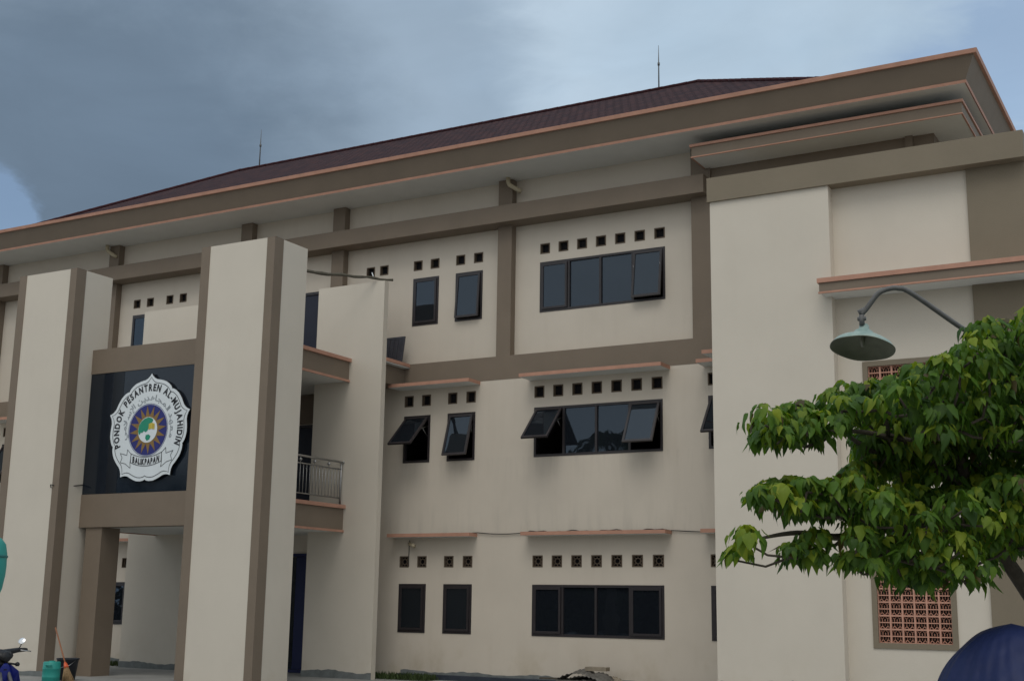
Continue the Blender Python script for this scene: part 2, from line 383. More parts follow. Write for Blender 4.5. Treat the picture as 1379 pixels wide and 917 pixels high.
# windows
def box_frame(mb, x0, x1, z0, z1, y0, y1, t, m, T=None):
    mb.box(x0, x1, y0, y1, z0, z0+t, m, T); mb.box(x0, x1, y0, y1, z1-t, z1, m, T)
    mb.box(x0, x0+t, y0, y1, z0+t, z1-t, m, T); mb.box(x1-t, x1, y0, y1, z0+t, z1-t, m, T)
for x0, x1, f, n, op in wins:
    z0, z1 = fl[f]; y = .0 if f < 3 else .2
    fr = MB(); t = .05
    box_frame(fr, x0+.003, x1-.003, z0+.003, z1-.003, y-.012, y+.075, t, alu)
    ws = [x1-x0] if n == 1 else W4; edges = [x0]
    for k in ws: edges.append(edges[-1]+k)
    edges[-1] = x1
    for e in edges[1:-1]: fr.box(e-.025, e+.025, y-.010, y+.07, z0+t+.003, z1-t-.003, alu)
    wo = fr.build('window', school)
    for i in range(n):
        a, b = edges[i]+(t if i == 0 else .027), edges[i+1]-(t if i == n-1 else .027); c, d = z0+t+.004, z1-t-.004
        if i in op:
            ang = op[i]; T = Matrix.Translation((0, y-.016, d)) @ Matrix.Rotation(-R(ang), 4, 'X')
            s = MB(); h = d-c
            box_frame(s, a+.004, b-.004, -h+.004, 0, -.022, .022, .048, alu, T)
            so_ = s.build('sash', wo, 'window sash swung open at the bottom' if ang > 5 else None)
            s = MB(); s.box(a+.052, b-.052, -.004, .004, -h+.052, -.048, glass, T); s.build('pane', wo)
            if ang > 5:
                for xx in (a+.03, b-.03):
                    s = MB()
                    p = T @ Vector((xx, .02, -.42*h)); s.tube([(xx, y+.03, d-.10-.1*h), p], .008, steel, 5)
                    s.tube([(xx, y+.02, d-.45*h), (xx, p.y*.6, d-.30*h)], .006, steel, 5)
                    s.build('stay_arm', wo)
        else:
            s = MB(); s.box(a, b, y+.030, y+.038, c, d, glass); s.build('pane', wo)
# vents
for x0, x1, f in vents:
    z0, z1 = vz[f]; y = 0 if f < 3 else .2
    v = MB(); box_frame(v, x0+.002, x1-.002, z0+.002, z1-.002, y-.008, y+.10, .022, ventframe)
    if f == 1:      # cement rosette block
        v.box(x0+.02, x1-.02, y+.10, y+.11, z0+.02, z1-.02, screen_m)
        cx, cz = (x0+x1)/2, (z0+z1)/2; ring = []
        for k in range(17): a = 2*math.pi*k/16; ring.append((cx+.058*math.cos(a), y+.03, cz+.058*math.sin(a)))
        v.tube(ring, .011, ventframe, 5, False)
        for k in range(4):
            a = math.pi/4+k*math.pi/2; v.tube([(cx+.058*math.cos(a), y+.03, cz+.058*math.sin(a)), (cx+.145*math.cos(a), y+.03, cz+.145*math.sin(a))], .010, ventframe, 5)
            a = k*math.pi/2; v.tube([(cx+.058*math.cos(a), y+.03, cz+.058*math.sin(a)), (cx+.10*math.cos(a), y+.03, cz+.10*math.sin(a))], .010, ventframe, 5)
    else:
        v.box(x0+.02, x1-.02, y+.085, y+.095, z0+.02, z1-.02, screen_m)
        for k in range(1, 5): xx = x0+.022+(x1-x0-.044)*k/5; v.box(xx-.003, xx+.003, y+.05, y+.06, z0+.02, z1-.02, screen_m)
    v.build('vent_block', school)
# window canopies
def canopy(x0, x1, z, y0=-.42, f=1, y1=0.0):
    c = MB(); c.box(x0+.012, x1-.012, y0+.012, y1+.1, z-.004, z+.055, white); o = c.build('window_canopy', school)
    c = MB(); h = .075; c.box(x0, x1, y0, y0+.014, z, z+h, orange); c.box(x0, x0+.014, y0+.014, y1, z, z+h, orange); c.box(x1-.014, x1, y0+.014, y1, z, z+h, orange); c.box(x0+.014, x1-.014, y0+.014, y1, z+.057, z+h-.004, conc)
    c.build('canopy_trim', o)
for z, f in ((6.425, 2), (3.055, 1)):
    for a in ((-13.28, -9.98), (-16.70, -14.54)): 
        canopy(*a, z, -.50 if f == 2 else -.34); canopy(*mir(*a), z, -.50 if f == 2 else -.34)
    canopy(-9.24, -8.21, z, -.46 if f == 2 else -.34); canopy(*mir(-9.24, -8.21), z)
canopy(-8.86, -8.21, 6.46, -1.12, 2, -.56)

# eaves
def ring(mb, prof, X0, X1, Y0, Y1, m):
    for (o1, z1), (o2, z2) in zip(prof, prof[1:]):
        A = [(X0-o1, Y0-o1, z1), (X1+o1, Y0-o1, z1), (X1+o1, Y1+o1, z1), (X0-o1, Y1+o1, z1)]
        B = [(X0-o2, Y0-o2, z2), (X1+o2, Y0-o2, z2), (X1+o2, Y1+o2, z2), (X0-o2, Y1+o2, z2)]
        for i in range(4): j = (i+1) % 4; mb.face([A[i], A[j], B[j], B[i]], m)
EX0, EX1, EY0, EY1 = 2*CX+3.70, -3.70, -1.0, 16.3
s = MB(); s.face([(EX0, EY0, 11.13), (EX1, EY0, 11.13), (EX1, EY1, 11.13), (EX0, EY1, 11.13)], white); s.build('soffit', school)
s = MB(); ring(s, [(.012, 11.17), (.215, 11.585)], EX0, EX1, EY0, EY1, brown); eave = s.build('eave_fascia', school)
s = MB(); ring(s, [(0, 11.13), (.025, 11.12), (.035, 11.175), (.012, 11.17)], EX0, EX1, EY0, EY1, orange); s.build('lower_trim', eave)
s = MB(); ring(s, [(.21, 11.58), (.27, 11.575), (.285, 11.655), (.10, 11.665), (.0, 11.60)], EX0, EX1, EY0, EY1, orange); s.build('upper_trim', eave)
# second eave over the corner block
s = MB(); s.box(-9.14, -3.84, -.72, 8, 10.645, 10.86, white); c2 = s.build('lower_eave', school)
s = MB(); s.box(-9.16, -3.82, -.74, -.721, 10.665, 10.87, brown); s.box(-3.839, -3.82, -.72, 8, 10.665, 10.87, brown); s.box(-9.16, -9.141, -.72, 0, 10.665, 10.87, brown); s.build('lower_eave_fascia', c2)
s = MB()
for z0, z1, p in ((10.64, 10.664, .012), (10.87, 10.925, .03)):
    s.box(-9.16-p, -3.82+p, -.74-p, -.722, z0, z1, orange); s.box(-3.838, -3.82+p, -.722, 8, z0, z1, orange); s.box(-9.16-p, -9.142, -.722, 0, z0, z1, orange)
s.box(-9.14, -3.84, -.72, 8, 10.862, 10.91, conc); s.build('trim', c2)
# roof
def roofface(mb, P, m):
    P = [Vector(p) for p in P]; u = (P[1]-P[0]).normalized(); n = u.cross(P[2]-P[0]).normalized(); v = n.cross(u)
    mb.face(P, m, [((p-P[0]).dot(u), (p-P[0]).dot(v)) for p in P])
rz, ze, ry = 15.77, 11.50, 7.0; rx0, rx1 = -28.31, -11.94
a, b, c, d = (-35.3, -.62, ze), (-4.32, -.62, ze), (-4.32, 14.62, ze), (-35.3, 14.62, ze)
s = MB(); roofface(s, [a, b, (rx1, ry, rz), (rx0, ry, rz)], rooftile); roofface(s, [b, c, (rx1, ry, rz)], rooftile); roofface(s, [c, d, (rx0, ry, rz), (rx1, ry, rz)], rooftile); roofface(s, [d, a, (rx0, ry, rz)], rooftile)
roof = s.build('hip_roof', school)
s = MB()
def caps(p, q):
    p, q = Vector(p), Vector(q); n = int((q-p).length/.36)
    for i in range(n):
        u = p+(q-p)*(i/n); v = p+(q-p)*((i+1.12)/n); s.tube([u+Vector((0, 0, .02)), v+Vector((0, 0, .025))], [.05, .052], ridge_m, 8)
caps((rx0, ry, rz), (rx1, ry, rz)); caps(a, (rx0, ry, rz)); caps(b, (rx1, ry, rz)); s.build('ridge_tiles', roof)
for x, lab in ((-27.47, None), (-13.1, None)):
    s = MB(); s.tube([(x, ry, rz-.1), (x, ry, rz+.75), (x, ry, rz+1.32)], [.022, .018, .006], iron, 6); s.tube([(x, ry, rz+.72), (x, ry, rz+.80)], .035, iron, 6); s.build('lightning_rod', school)

# projecting corner blocks
def wing(mx, full):
    X = (lambda a, b: (a, b)) if not mx else mir
    yf = -2.3
    w = MB(); w.box(*X(-8.2, -5.95), yf, .0-.002, 0, 9.1, cream_hi); w.build('corner_block_wall', school)
    hs = [(-5.43, -4.23, 1.08, 2.42), (-5.43, -4.23, 4.62, 5.78)] if full else []
    w = MB(); wall_grid(w, *X(-5.95, -3.6), 0, 9.1, yf+.25, hs, cream_hi, .2); w.build('recessed_wall', school)
    w = MB(); w.box(*X(-3.6, -2.65), yf+.19, 8, 0, 9.1, olive); w.build('corner_strip', school)
    w = MB(); w.box(*X(-8.24, -2.61), yf-.05, 8, 9.1, 9.57, olive); w.build('coping_beam', school)
    w = MB(); w.box(*X(-5.9, -3.65), yf+2, yf+2.1, .1, 9.0, interior); w.build('shaft_wall', school)
    c = MB(); c.box(*X(-6.05, -2.3), yf-.33, yf+.24, 7.04, 7.26, white); c0 = c.build('ledge', school)
    c = MB(); c.box(*X(-6.07, -2.28), yf-.36, yf-.331, 7.06, 7.215, brown); c.box(*((-6.075, -6.051) if not mx else mir(-6.075, -6.051)), yf-.331, yf, 7.06, 7.215, brown); c.build('ledge_fascia', c0)
    c = MB(); c.box(*X(-6.085, -2.27), yf-.372, yf-.334, 7.028, 7.058, orange); c.box(*X(-6.10, -2.26), yf-.39, yf, 7.217, 7.30, orange); c.build('ledge_trim', c0)
    if not full: return
    for (xa, xb, za, zb) in hs:
        f = MB(); t = .09; y = yf+.25; box_frame(f, xa-t, xb+t, za-t, zb+t, y-.02, y+.04, t, olive); fo = f.build('screen_frame', school)
        nr = 6 if za < 3 else 5; gx, gz = (xb-xa)/6, (zb-za)/nr
        f = MB(); y0, y1 = y+.02, y+.10
        for i in range(7): xx = xa+gx*i; f.box(xx-.014, xx+.014, y0, y1, za, zb, terra)
        for j in range(nr+1): zz = za+gz*j; f.box(xa, xb, y0+.003, y1, zz-.013, zz+.013, terra)
        for j in range(nr): zz = za+gz*(j+.5); f.box(xa, xb, y0+.004, y1, zz-.009, zz+.009, terra)
        for i in range(6):
            for j in range(nr):
                for hlf in (0, 1):
                    bx, bz = xa+gx*i, za+gz*(j+.5*hlf)
                    def P(u, v): return Vector((bx+u*gx, (y0+y1)/2+.003, bz+(v if hlf else 1-v)*gz*.5))
                    for q0, q1 in (((.06, .96), (.28, .5)), ((.28, .5), (.5, .96)), ((.5, .96), (.72, .5)), ((.72, .5), (.94, .96)), ((.28, .5), (.28, .06)), ((.72, .5), (.72, .06)), ((.5, .1), (.5, .5))):
                        f.tube([P(*q0), P(*q1)], .0085, terra, 4)
        f.build('breeze_blocks', fo)
wing(False, True); wing(True, False)

# entrance piers, fins, beams, slabs
for mx in (False, True):
    X0, X1 = (-18.36, -16.43) if not mx else (-23.88, -22.05)
    s = MB(); s.box(X0, X1, -5, -3.95, 0, 8.8, cream_hi); p = s.build('entrance_pier', school)
    s = MB(); s.box(X0-.008, X0+.22, -5.012, -5.0005, 0, 8.803, brown); s.box(X0-.012, X0-.0005, -5.0004, -4.74, 0, 8.803, brown); s.box(X0-.012, X0+.22, -5.0004, -4.74, 8.8005, 8.806, brown); s.build('corner_strip', p)
    s = MB(); s.box(X1-.19, X1+.012, -5.012, -5.0005, 0, 8.803, brown); s.box(X1+.0005, X1+.012, -5.0004, -4.74, 0, 8.803, brown); s.box(X1-.19, X1+.012, -5.0004, -4.74, 8.8005, 8.806, brown); s.build('corner_strip', p)
    F = (-18.32, -16.45) if not mx else (-23.87, -22.0)
    s = MB(); s.box(*F, -1.12, -.96, 0, 8.78, cream_hi); s.build('fin_wall', school)
s = MB(); s.box(-22.05, -18.372, -4.36, -4.06, 6.5, 7.05, brown); s.build('entrance_beam', school)
s = MB(); s.box(-22.05, -18.372, -4.36, -4.06, 3.12, 3.83, brown); s.build('entrance_beam', school)
s = MB(); s.box(-21.86, -21.38, -4.32, -3.80, 0, 3.118, brown); s.build('entrance_column', school)
def slab(z0, z1):
    s = MB(); s.box(-22.96, -17.35, -4.05, -.96, z0, z1, brown); s.box(-22.5, -17.8, -.96, -.008, z0, z1, brown); o = s.build('balcony_slab', school)
    s = MB(); s.box(-22.90, -17.41, -4.0, -.02, z0-.012, z0-.002, white); s.build('slab_soffit', o)
    for q in ((-17.349, -17.29, z1-.03, z1+.05), (-17.349, -17.32, z0-.03, z0+.02), (-23.02, -22.961, z1-.03, z1+.05), (-22.99, -22.961, z0-.03, z0+.02)):
        s = MB(); s.box(q[0], q[1], -4.05, -1.122, q[2], q[3], orange); s.build('slab_trim', o)
slab(6.53, 6.99); slab(3.16, 3.68)
s = MB(); s.box(-17.799, -16.60, -.959, -.008, 6.50, 6.93, brown); o = s.build('terrace_slab', school)
s = MB(); s.box(-17.79, -16.46, -.958, -.009, 6.932, 6.955, white); s.build('ledge_soffit', o)
s = MB(); s.box(-17.79, -16.44, -.958, -.009, 6.957, 7.035, orange); s.build('ledge_trim', o)
# railing
s = MB()
for y in (-3.95, -1.20):
    s.tube([(-17.40, y, 3.70), (-17.40, y, 4.68)], .022, steel, 8)
rail = s.build('railing', school)
s = MB(); s.tube([(-17.40, -4.0, 4.68), (-17.40, -1.16, 4.68)], .024, steel, 8); s.lathe([(0.001, -.035), (.026, -.022), (.035, 0), (.026, .022), (.001, .035)], (-17.40, -1.13, 4.68), steel, 10); s.build('top_rail', rail)
s = MB()
for z in (4.52, 3.88): s.tube([(-17.40, -4.0, z), (-17.40, -1.2, z)], .016, steel, 6)
s.build('mid_rail', rail)
s = MB()
y = -3.88
while y < -1.25: s.tube([(-17.40, y, 3.88), (-17.40, y, 4.52)], .0085, steel, 5); y += .112
s.build('balusters', rail)
s = MB()
for y in (-3.6, -3.15, -2.65, -2.15, -1.65):
    s.lathe([(0.001, -.04), (.03, -.026), (.04, 0), (.03, .026), (.001, .04)], (-17.40, y, 4.60), steel, 10); s.tube([(-17.4, y, 4.52), (-17.4, y, 4.68)], .007, steel, 5)
s.build('rail_ball', rail)
# doors
for x0, x1, f, z0, z1 in doors:
    y = 0.0 if f < 3 else .2; s = MB(); box_frame(s, x0+.003, x1-.003, z0+.003, z1-.003, y-.01, y+.09, .07, blue_door if f == 1 else alu); o = s.build('door', school)
    lw = .55 if f == 1 else 1.15
    for xa, xb in ((x1-lw, x1-.08), (x0+.08, x0+lw)): s = MB(); s.box(xa, xb, y+.02, y+.06, z0+.08, z1-.08, blue_door if f == 1 else navy); s.build('door_leaf', o)
    s = MB(); s.box(x0+lw+.01, x1-lw-.01, y+.03, y+.04, z0+.08, z1-.08, glass); s.build('pane', o)
s = MB(); s.box(-21.6, -18.7, -.03, -.007, 5.80, 6.49, brown); s.build('door_lintel', school)
s = MB(); s.box(-21.6, -18.7, -.05, -.007, 2.76, 3.15, cream); s.build('door_lintel', school)
# rough cement plinths
def plinth(pts, zt, amp, name='plinth', seed=0):
    rnd = random.Random(seed); s = MB()
    for (p, q) in zip(pts, pts[1:]):
        p, q = Vector(p), Vector(q); n = max(2, int((q-p).length/.09)); hs = [zt+rnd.uniform(-amp, amp)*.35+amp*math.sin(i*.35+seed)*.6 for i in range(n+1)]
        for i in range(n):
            a, b = p.lerp(q, i/n), p.lerp(q, (i+1)/n)
            s.face([(a.x, a.y, 0), (b.x, b.y, 0), (b.x, b.y, hs[i+1]), (a.x, a.y, hs[i])], conc)
    s.build(name, school)
plinth([(-16.44, -.012), (-8.2, -.012)], .17, .03, seed=1); plinth([(-32, -.012), (-23.9, -.012)], .15, .03, seed=2)
plinth([(-8.212, -.1), (-8.212, -2.312), (-5.94, -2.312)], .36, .07, seed=3); plinth([(-5.94, -2.312), (-5.938, -2.062), (-3.62, -2.062)], .44, .05, seed=4)
plinth([(-18.33, -1.132), (-16.44, -1.132)], .15, .04, seed=5); plinth([(-23.88, -1.132), (-21.99, -1.132)], .14, .04, seed=6)
plinth([(-24, -5.024), (-22.03, -5.024), (-22.03, -3.94)], .10, .02, seed=7); plinth([(-18.4, -5.024), (-16.41, -5.024), (-16.41, -3.94)], .06, .02, seed=8)
s = MB(); s.box(-16.44, -8.22, -.16, -.014, 0, .11, tile_d); s.build('plinth_tiles', school)
s = MB(); s.box(-22.04, -18.4, -.16, -.02, 0, .005, tile_d); s.build('threshold', school)

# ------------------------------------------------------------------ emblem sign
sign = thing('emblem_sign', 'dark glossy sign panel over the entrance with a white scalloped school emblem', 'sign', (-20.2, -4.3, 3.83))
s = MB(); s.box(-22.045, -18.375, -4.345, -4.26, 3.835, 6.495, signglass); pn = s.build('sign_panel', sign)
s = MB(); s.box(-21.34, -21.02, -4.349, -4.346, 3.84, 6.49, mat('dark_seam', (.006, .008, .012), .3)); s.build('panel_strip', pn)
ex, ez, ER, yF = -20.13, 5.15, 1.22, -4.425
def emb_r(th):
    t = (th-math.pi/2) % (2*math.pi/5); t = min(t, 2*math.pi/5-t)/(math.pi/5)
    pts = [(0, 1.0), (.06, .955), (.14, .92), (.25, .90), (.45, .905), (.65, .91), (.82, .90), (.93, .885), (1.0, .865)]
    for (a, ra), (b, rb) in zip(pts, pts[1:]):
        if t <= b: return ra+(rb-ra)*(t-a)/(b-a)
    return .865
N_ = 300
outl = [(ER*emb_r(2*math.pi*i/N_)*math.cos(2*math.pi*i/N_), ER*emb_r(2*math.pi*i/N_)*math.sin(2*math.pi*i/N_)) for i in range(N_)]
s = MB()
vs = [(ex, yF, ez)] + [(ex+p[0], yF, ez+p[1]) for p in outl] + [(ex+p[0], yF+.06, ez+p[1]) for p in outl]
s.add(vs, [(0, 1+i, 1+(i+1) % N_) for i in range(N_)], emb_white); s.add(vs, [(1+i, 1+N_+i, 1+N_+(i+1) % N_, 1+(i+1) % N_) for i in range(N_)], black)
plaque = s.build('emblem', sign)
s = MB()
for yy in (.3, -.5, .5): s.tube([(ex+yy, -4.37, ez+yy), (ex+yy, -4.34, ez+yy)], .03, steel, 6)
s.build('standoff', plaque)
def ringstrip(mb, f0, f1, y, m, n=N_):
    P = [((ex+f0(a)*math.cos(a), y, ez+f0(a)*math.sin(a)), (ex+f1(a)*math.cos(a), y, ez+f1(a)*math.sin(a))) for a in [2*math.pi*i/n for i in range(n)]]
    for i in range(n): j = (i+1) % n; mb.face([P[i][0], P[j][0], P[j][1], P[i][1]], m)
s = MB(); ringstrip(s, lambda a: ER*emb_r(a)-.085, lambda a: ER*emb_r(a)-.072, yF-.004, emb_black); s.build('border_line', plaque)
s = MB(); ringstrip(s, lambda a: .0001, lambda a: .545, yF-.004, emb_navy, 64); ringstrip(s, lambda a: .558, lambda a: .568, yF-.004, emb_navy, 64); s.build('blue_disc', plaque)
s = MB()
star = []
for i in range(32):
    a = math.pi/2 + math.pi*i/16 + .1; r_ = .525 if i % 2 == 0 else .30; star.append((ex+r_*math.cos(a), yF-.008, ez+r_*math.sin(a)))
s.add([(ex, yF-.008, ez)]+star, [(0, 1+i, 1+(i+1) % 32) for i in range(32)], emb_gold); s.build('sun_star', plaque)
def poly(mb, pts, y, m, cx=0, cz=0): mb.face([(ex+cx+p[0], y, ez+cz+p[1]) for p in pts], m)
s = MB(); poly(s, [(.275*math.cos(2*math.pi*i/40), .275*math.sin(2*math.pi*i/40)) for i in range(40)], yF-.012, emb_white); s.build('globe', plaque)
s = MB()
poly(s, [(-.27, -.02), (-.255, .10), (-.19, .19), (-.10, .245), (0, .268), (.09, .25), (.15, .21), (.12, .15), (.05, .12), (.03, .05), (.0, -.02), (-.05, -.05), (-.10, -.02), (-.15, -.06), (-.19, -.05), (-.22, -.10), (-.25, -.08)], yF-.016, emb_green)
poly(s, [(-.04, -.11), (.04, -.10), (.10, -.14), (.07, -.21), (.0, -.235), (-.05, -.18)], yF-.016, emb_green)
s.build('green_land', plaque)
s = MB(); poly(s, [(.03, .0), (.115, .02), (.20, .0), (.20, .125), (.115, .145), (.03, .125)], yF-.020, emb_yellow)
for u in (.035, .07, .14, .175): poly(s, [(u, .02), (u+.006, .02), (u+.006, .12), (u, .12)], yF-.022, emb_gold)
s.build('open_book', plaque)
# ribbon
s = MB()
def arcband(mb, x0, x1, zf, h, y, m, n=16):
    for i in range(n):
        a, b = x0+(x1-x0)*i/n, x0+(x1-x0)*(i+1)/n
        mb.face([(ex+a, y, ez+zf(a)), (ex+b, y, ez+zf(b)), (ex+b, y, ez+zf(b)+h), (ex+a, y, ez+zf(a)+h)], m)
def outline(mb, pts, w, y, m):
    for p, q in zip(pts, pts[1:]+pts[:1]):
        p, q = Vector((p[0], 0, p[1])), Vector((q[0], 0, q[1])); d = (q-p); 
        if d.length < 1e-6: continue
        nn = Vector((-d.z, 0, d.x)).normalized()*w/2; e = d.normalized()*w/2
        mb.face([(ex+v.x, y, ez+v.z) for v in (p-e-nn, q+e-nn, q+e+nn, p-e+nn)], m)
zf = lambda x: -.77+.16*x*x/.16*.45
pts = [(-.44+.88*i/12, zf(-.44+.88*i/12)) for i in range(13)]; pts += [(x, z+.19) for x, z in pts[::-1]]
outline(s, pts, .012, yF-.006, emb_black)
for sg in (-1, 1):
    tail = [(sg*.44, -.60), (sg*.52, -.52), (sg*.60, -.46), (sg*.58, -.60)] if False else [(sg*.42, -.70), (sg*.40, -.80), (sg*.55, -.70), (sg*.66, -.655), (sg*.62, -.74)]
    outline(s, [(sg*.44, -.50), (sg*.55, -.40), (sg*.565, -.52), (sg*.76, -.47), (sg*.70, -.565), (sg*.74, -.67), (sg*.60, -.70), (sg*.44, -.80), (sg*.455, -.70)], .011, yF-.005, emb_black)
s.build('ribbon', plaque)
# lettering
def glyph(ch, bold):
    c = bpy.data.curves.new('g', 'FONT'); c.body = ch; c.size = 1; c.offset = bold; c.resolution_u = 4; c.fill_mode = 'FRONT'
    o = bpy.data.objects.new('g', c); COL.objects.link(o)
    dg = bpy.context.evaluated_depsgraph_get(); m = bpy.data.meshes.new_from_object(o.evaluated_get(dg))
    vs = [v.co.copy() for v in m.vertices]; fs = [tuple(p.vertices) for p in m.polygons]
    bpy.data.objects.remove(o); bpy.data.meshes.remove(m); return vs, fs
GC = {}
def G(ch, bold):
    if (ch, bold) not in GC: GC[(ch, bold)] = glyph(ch, bold)
    return GC[(ch, bold)]
def arctext(mb, txt, r, a0, a1, h, m, y, bold=.03, sx=1.0, cw=True, gap=.12):
    ws = []
    for ch in txt:
        if ch == ' ': ws.append((0, .30)); continue
        v, f = G(ch, bold); xs = [p.x for p in v]; ws.append((min(xs), max(xs)))
    tot = sum((b-a)+gap for a, b in ws)-gap; cur = 0
    for ch, (a, b) in zip(txt, ws):
        wd = b-a; mid = (cur+wd/2)/tot; ang = a0+(a1-a0)*mid; cur += wd+gap
        if ch == ' ': continue
        v, f = G(ch, bold); sc = abs(a1-a0)*r/tot
        cxv = (a+b)/2; vs = []
        for p in v:
            lx, lz = (p.x-cxv)*sc*sx, p.y*h/.72
            rad = Vector((math.cos(ang), math.sin(ang))); tan = Vector((math.sin(ang), -math.cos(ang)))*(1 if cw else -1); up_ = rad*(1 if cw else -1)
            q = rad*r + tan*lx + up_*lz; vs.append((ex+q.x, y, ez+q.y))
        mb.add(vs, f, m)
s = MB(); arctext(s, 'PONDOK PESANTREN AL-MUJAHIDIN', .845, R(203), R(-23), .15, emb_black, yF-.005, .040, 1.0, True, .12); s.build('lettering', plaque)
s = MB()
ar = ['\uFEE3\uFECC\uFEEC\uFEAA', '\uFE8D\uFEDF\uFEE4\uFEA0\uFE8E\uFEEB\uFEAA\uFEF3\uFEE6', '\uFE8D\uFEF9\uFEB3\uFEFC\uFEE3\uFEF2']
artx = (ar[0]+' '+ar[1]+' '+ar[2])
arctext(s, artx[::-1], .64, R(197), R(-17), .125, emb_grey, yF-.005, .012, gap=.0); s.build('arabic_lettering', plaque)
s = MB(); zc = .0
txt = 'BALIKPAPAN'; gl = [G(ch, .045) for ch in txt]; ex_ = [(min(p.x for p in v), max(p.x for p in v)) for v, f in gl]
tot = sum(b_-a_ for a_, b_ in ex_)+.12*(len(txt)-1); sc_ = .77/tot; cur = -.385
for (v, f), (a_, b_) in zip(gl, ex_):
    xm = cur+(b_-a_)*sc_/2
    s.add([(ex+cur+(p.x-a_)*sc_, yF-.007, ez+zf(xm)+.03+p.y*.175) for p in v], f, emb_black); cur += (b_-a_+.12)*sc_
s.build('ribbon_lettering', plaque)

# ------------------------------------------------------------------ small things by the building
s = MB(); n = 14; P = []
for i in range(n): t = i/(n-1); P.append((-17.72+1.3*t+.01*math.sin(9*t), -2.30+1.45*t, 8.835+.02*math.sin(3*t)+.012*math.sin(20*t)))
P[0:1] = [(-18.3, -4.2, 8.86), (-18.0, -3.2, 8.85)]
rad = [.045-.020*i/(len(P)-1)+.006*math.sin(i*2.4) for i in range(len(P))]
s.tube(P, rad, bamboo_m, 8); s.tube([(-16.72, -1.18, 8.86), (-16.76, -1.2, 8.98)], [.018, .012], emb_white, 5)
o = s.build('roof_pole'); o['label'] = 'rough weathered pole laid from the taller entrance pier across to the fin wall'; o['category'] = 'pole'
pan = thing('grey_panel', 'grey framed panel leaning upright on the ledge beside the fin wall', 'panel', (-16.7, -.45, 7.04))
T = Matrix.Translation((-16.62, -.05, 7.04)) @ Matrix.Rotation(R(7), 4, 'X') @ Matrix.Rotation(R(0), 4, 'Z')
s = MB(); box_frame(s, -.75, .06, 0, .66, -.03, .0, .055, grey_panel, Matrix.Translation((-16.62, -.16, 7.04)) @ Matrix.Rotation(R(-10), 4, 'X')); s.build('panel_frame', pan)
s = MB()
T = Matrix.Translation((-16.62, -.16, 7.04)) @ Matrix.Rotation(R(-10), 4, 'X')
for i in range(12): xx = -.69+i*.058; s.box(xx, xx+.05, -.018-.008*(i % 2), -.006, .056, .604, grey_panel, T)
s.build('ribbed_sheet', pan)
# security camera under the ground-floor canopy
camo = thing('security_camera', 'small beige security camera under the short orange canopy', 'camera', (-16.2, -.02, 2.95))
s = MB(); s.tube([(-16.22, -.015, 2.93), (-16.22, -.09, 2.92), (-16.16, -.14, 2.90)], .016, pipe_m, 6); s.build('bracket', camo)
s = MB(); s.tube([(-16.24, -.10, 2.92), (-16.05, -.20, 2.86)], .042, pipe_m, 10); s.build('housing', camo)
s = MB(); s.tube([(-16.30, -.02, 3.0), (-16.305, -.025, 2.6), (-16.3, -.02, 2.42)], .008, cable_m, 5); s.build('cable', camo)
# cables along the wall
s = MB()
def sag(p, q, d, n=12): return [Vector(p).lerp(Vector(q), i/n)-Vector((0, 0, d*4*(i/n)*(1-i/n))) for i in range(n+1)]
P = sag((-16.9, -.03, 3.08), (-14.52, -.03, 3.145), .01, 8)+sag((-14.52, -.03, 3.145), (-13.3, -.03, 3.13), .03)[1:]
for i in range(1, 40): t_ = i/39; P.append(Vector((-13.3+3.3*t_, -.03, 3.145+.012*math.sin(t_*23)+.01*math.sin(t_*61))))
P += sag((-9.97, -.03, 3.13), (-8.24, -.03, 3.10), .03)[1:]
s.tube(P, .010, cable_m, 5)
o = s.build('wall_cable'); o['label'] = 'long thin dark cable strung along the wall over the lower orange canopies'; o['category'] = 'cable'
s = MB(); s.tube([Vector((-22.25, -5.03, 3.93)), Vector((-22.26, -5.04, 4.0))]+sag((-22.2, -5.05, 3.99), (-22.03, -4.5, 4.02), .02)+[Vector((-22.03, -4.32, 4.05))], .012, cable_m, 5); 
o = s.build('wall_cable'); o['label'] = 'short cable fixed to the far pier, left of the sign panel'; o['category'] = 'cable'

# green drum, black bucket, broom by the far pier
s = MB(); s.lathe([(0.001, 0), (.15, 0), (.162, .02), (.165, .12), (.170, .13), (.165, .14), (.165, .27), (.170, .28), (.165, .29), (.160, .40), (.145, .415), (.06, .415), (.058, .43), (.001, .43)], (-20.05, -6.55, .004), teal, 26)
o = thing('plastic_drum', 'small teal plastic drum standing in front of the far entrance pier', 'drum', (-20.05, -6.55, 0)); s.build('drum_body', o)
s = MB(); s.tube([(-20.02, -6.70, .35), (-20.00, -6.74, .36), (-19.93, -6.71, .36), (-19.91, -6.67, .35)], .014, teal, 6); s.build('handle', o)
s = MB(); s.lathe([(.001, 0), (.16, 0), (.21, .40), (.225, .41), (.225, .43), (.205, .43), (.155, .03), (.001, .03)], (-20.72, -5.56, .004), mat('dark_bucket', (.018, .022, .03), .5, .2, 6), 26)
o = thing('bucket', 'dark open bucket standing behind the broom', 'bucket', (-20.72, -5.56, 0)); s.build('bucket_body', o)
s = MB(); s.tube([(-20.51, -5.56, .39), (-20.53, -5.69, .30), (-20.66, -5.78, .26)], .006, steel, 5); s.build('handle', o)
br = thing('broom', 'broom with orange handle leaning by the teal drum', 'broom', (-20.1, -6.1, 0))
top, jt, bt = Vector((-21.22, -5.5, 1.02)), Vector((-20.3, -6.0, .36)), Vector((-19.96, -6.2, .04))
s = MB(); s.tube([jt, top], .014, broomstick, 8); s.build('stick', br)
s = MB(); s.tube([jt+(top-jt)*.02, jt-(top-jt)*.06, jt-(top-jt)*.12], [.022, .042, .047], broomred, 10); s.build('socket', br)
s = MB(); a0 = jt-(top-jt)*.10
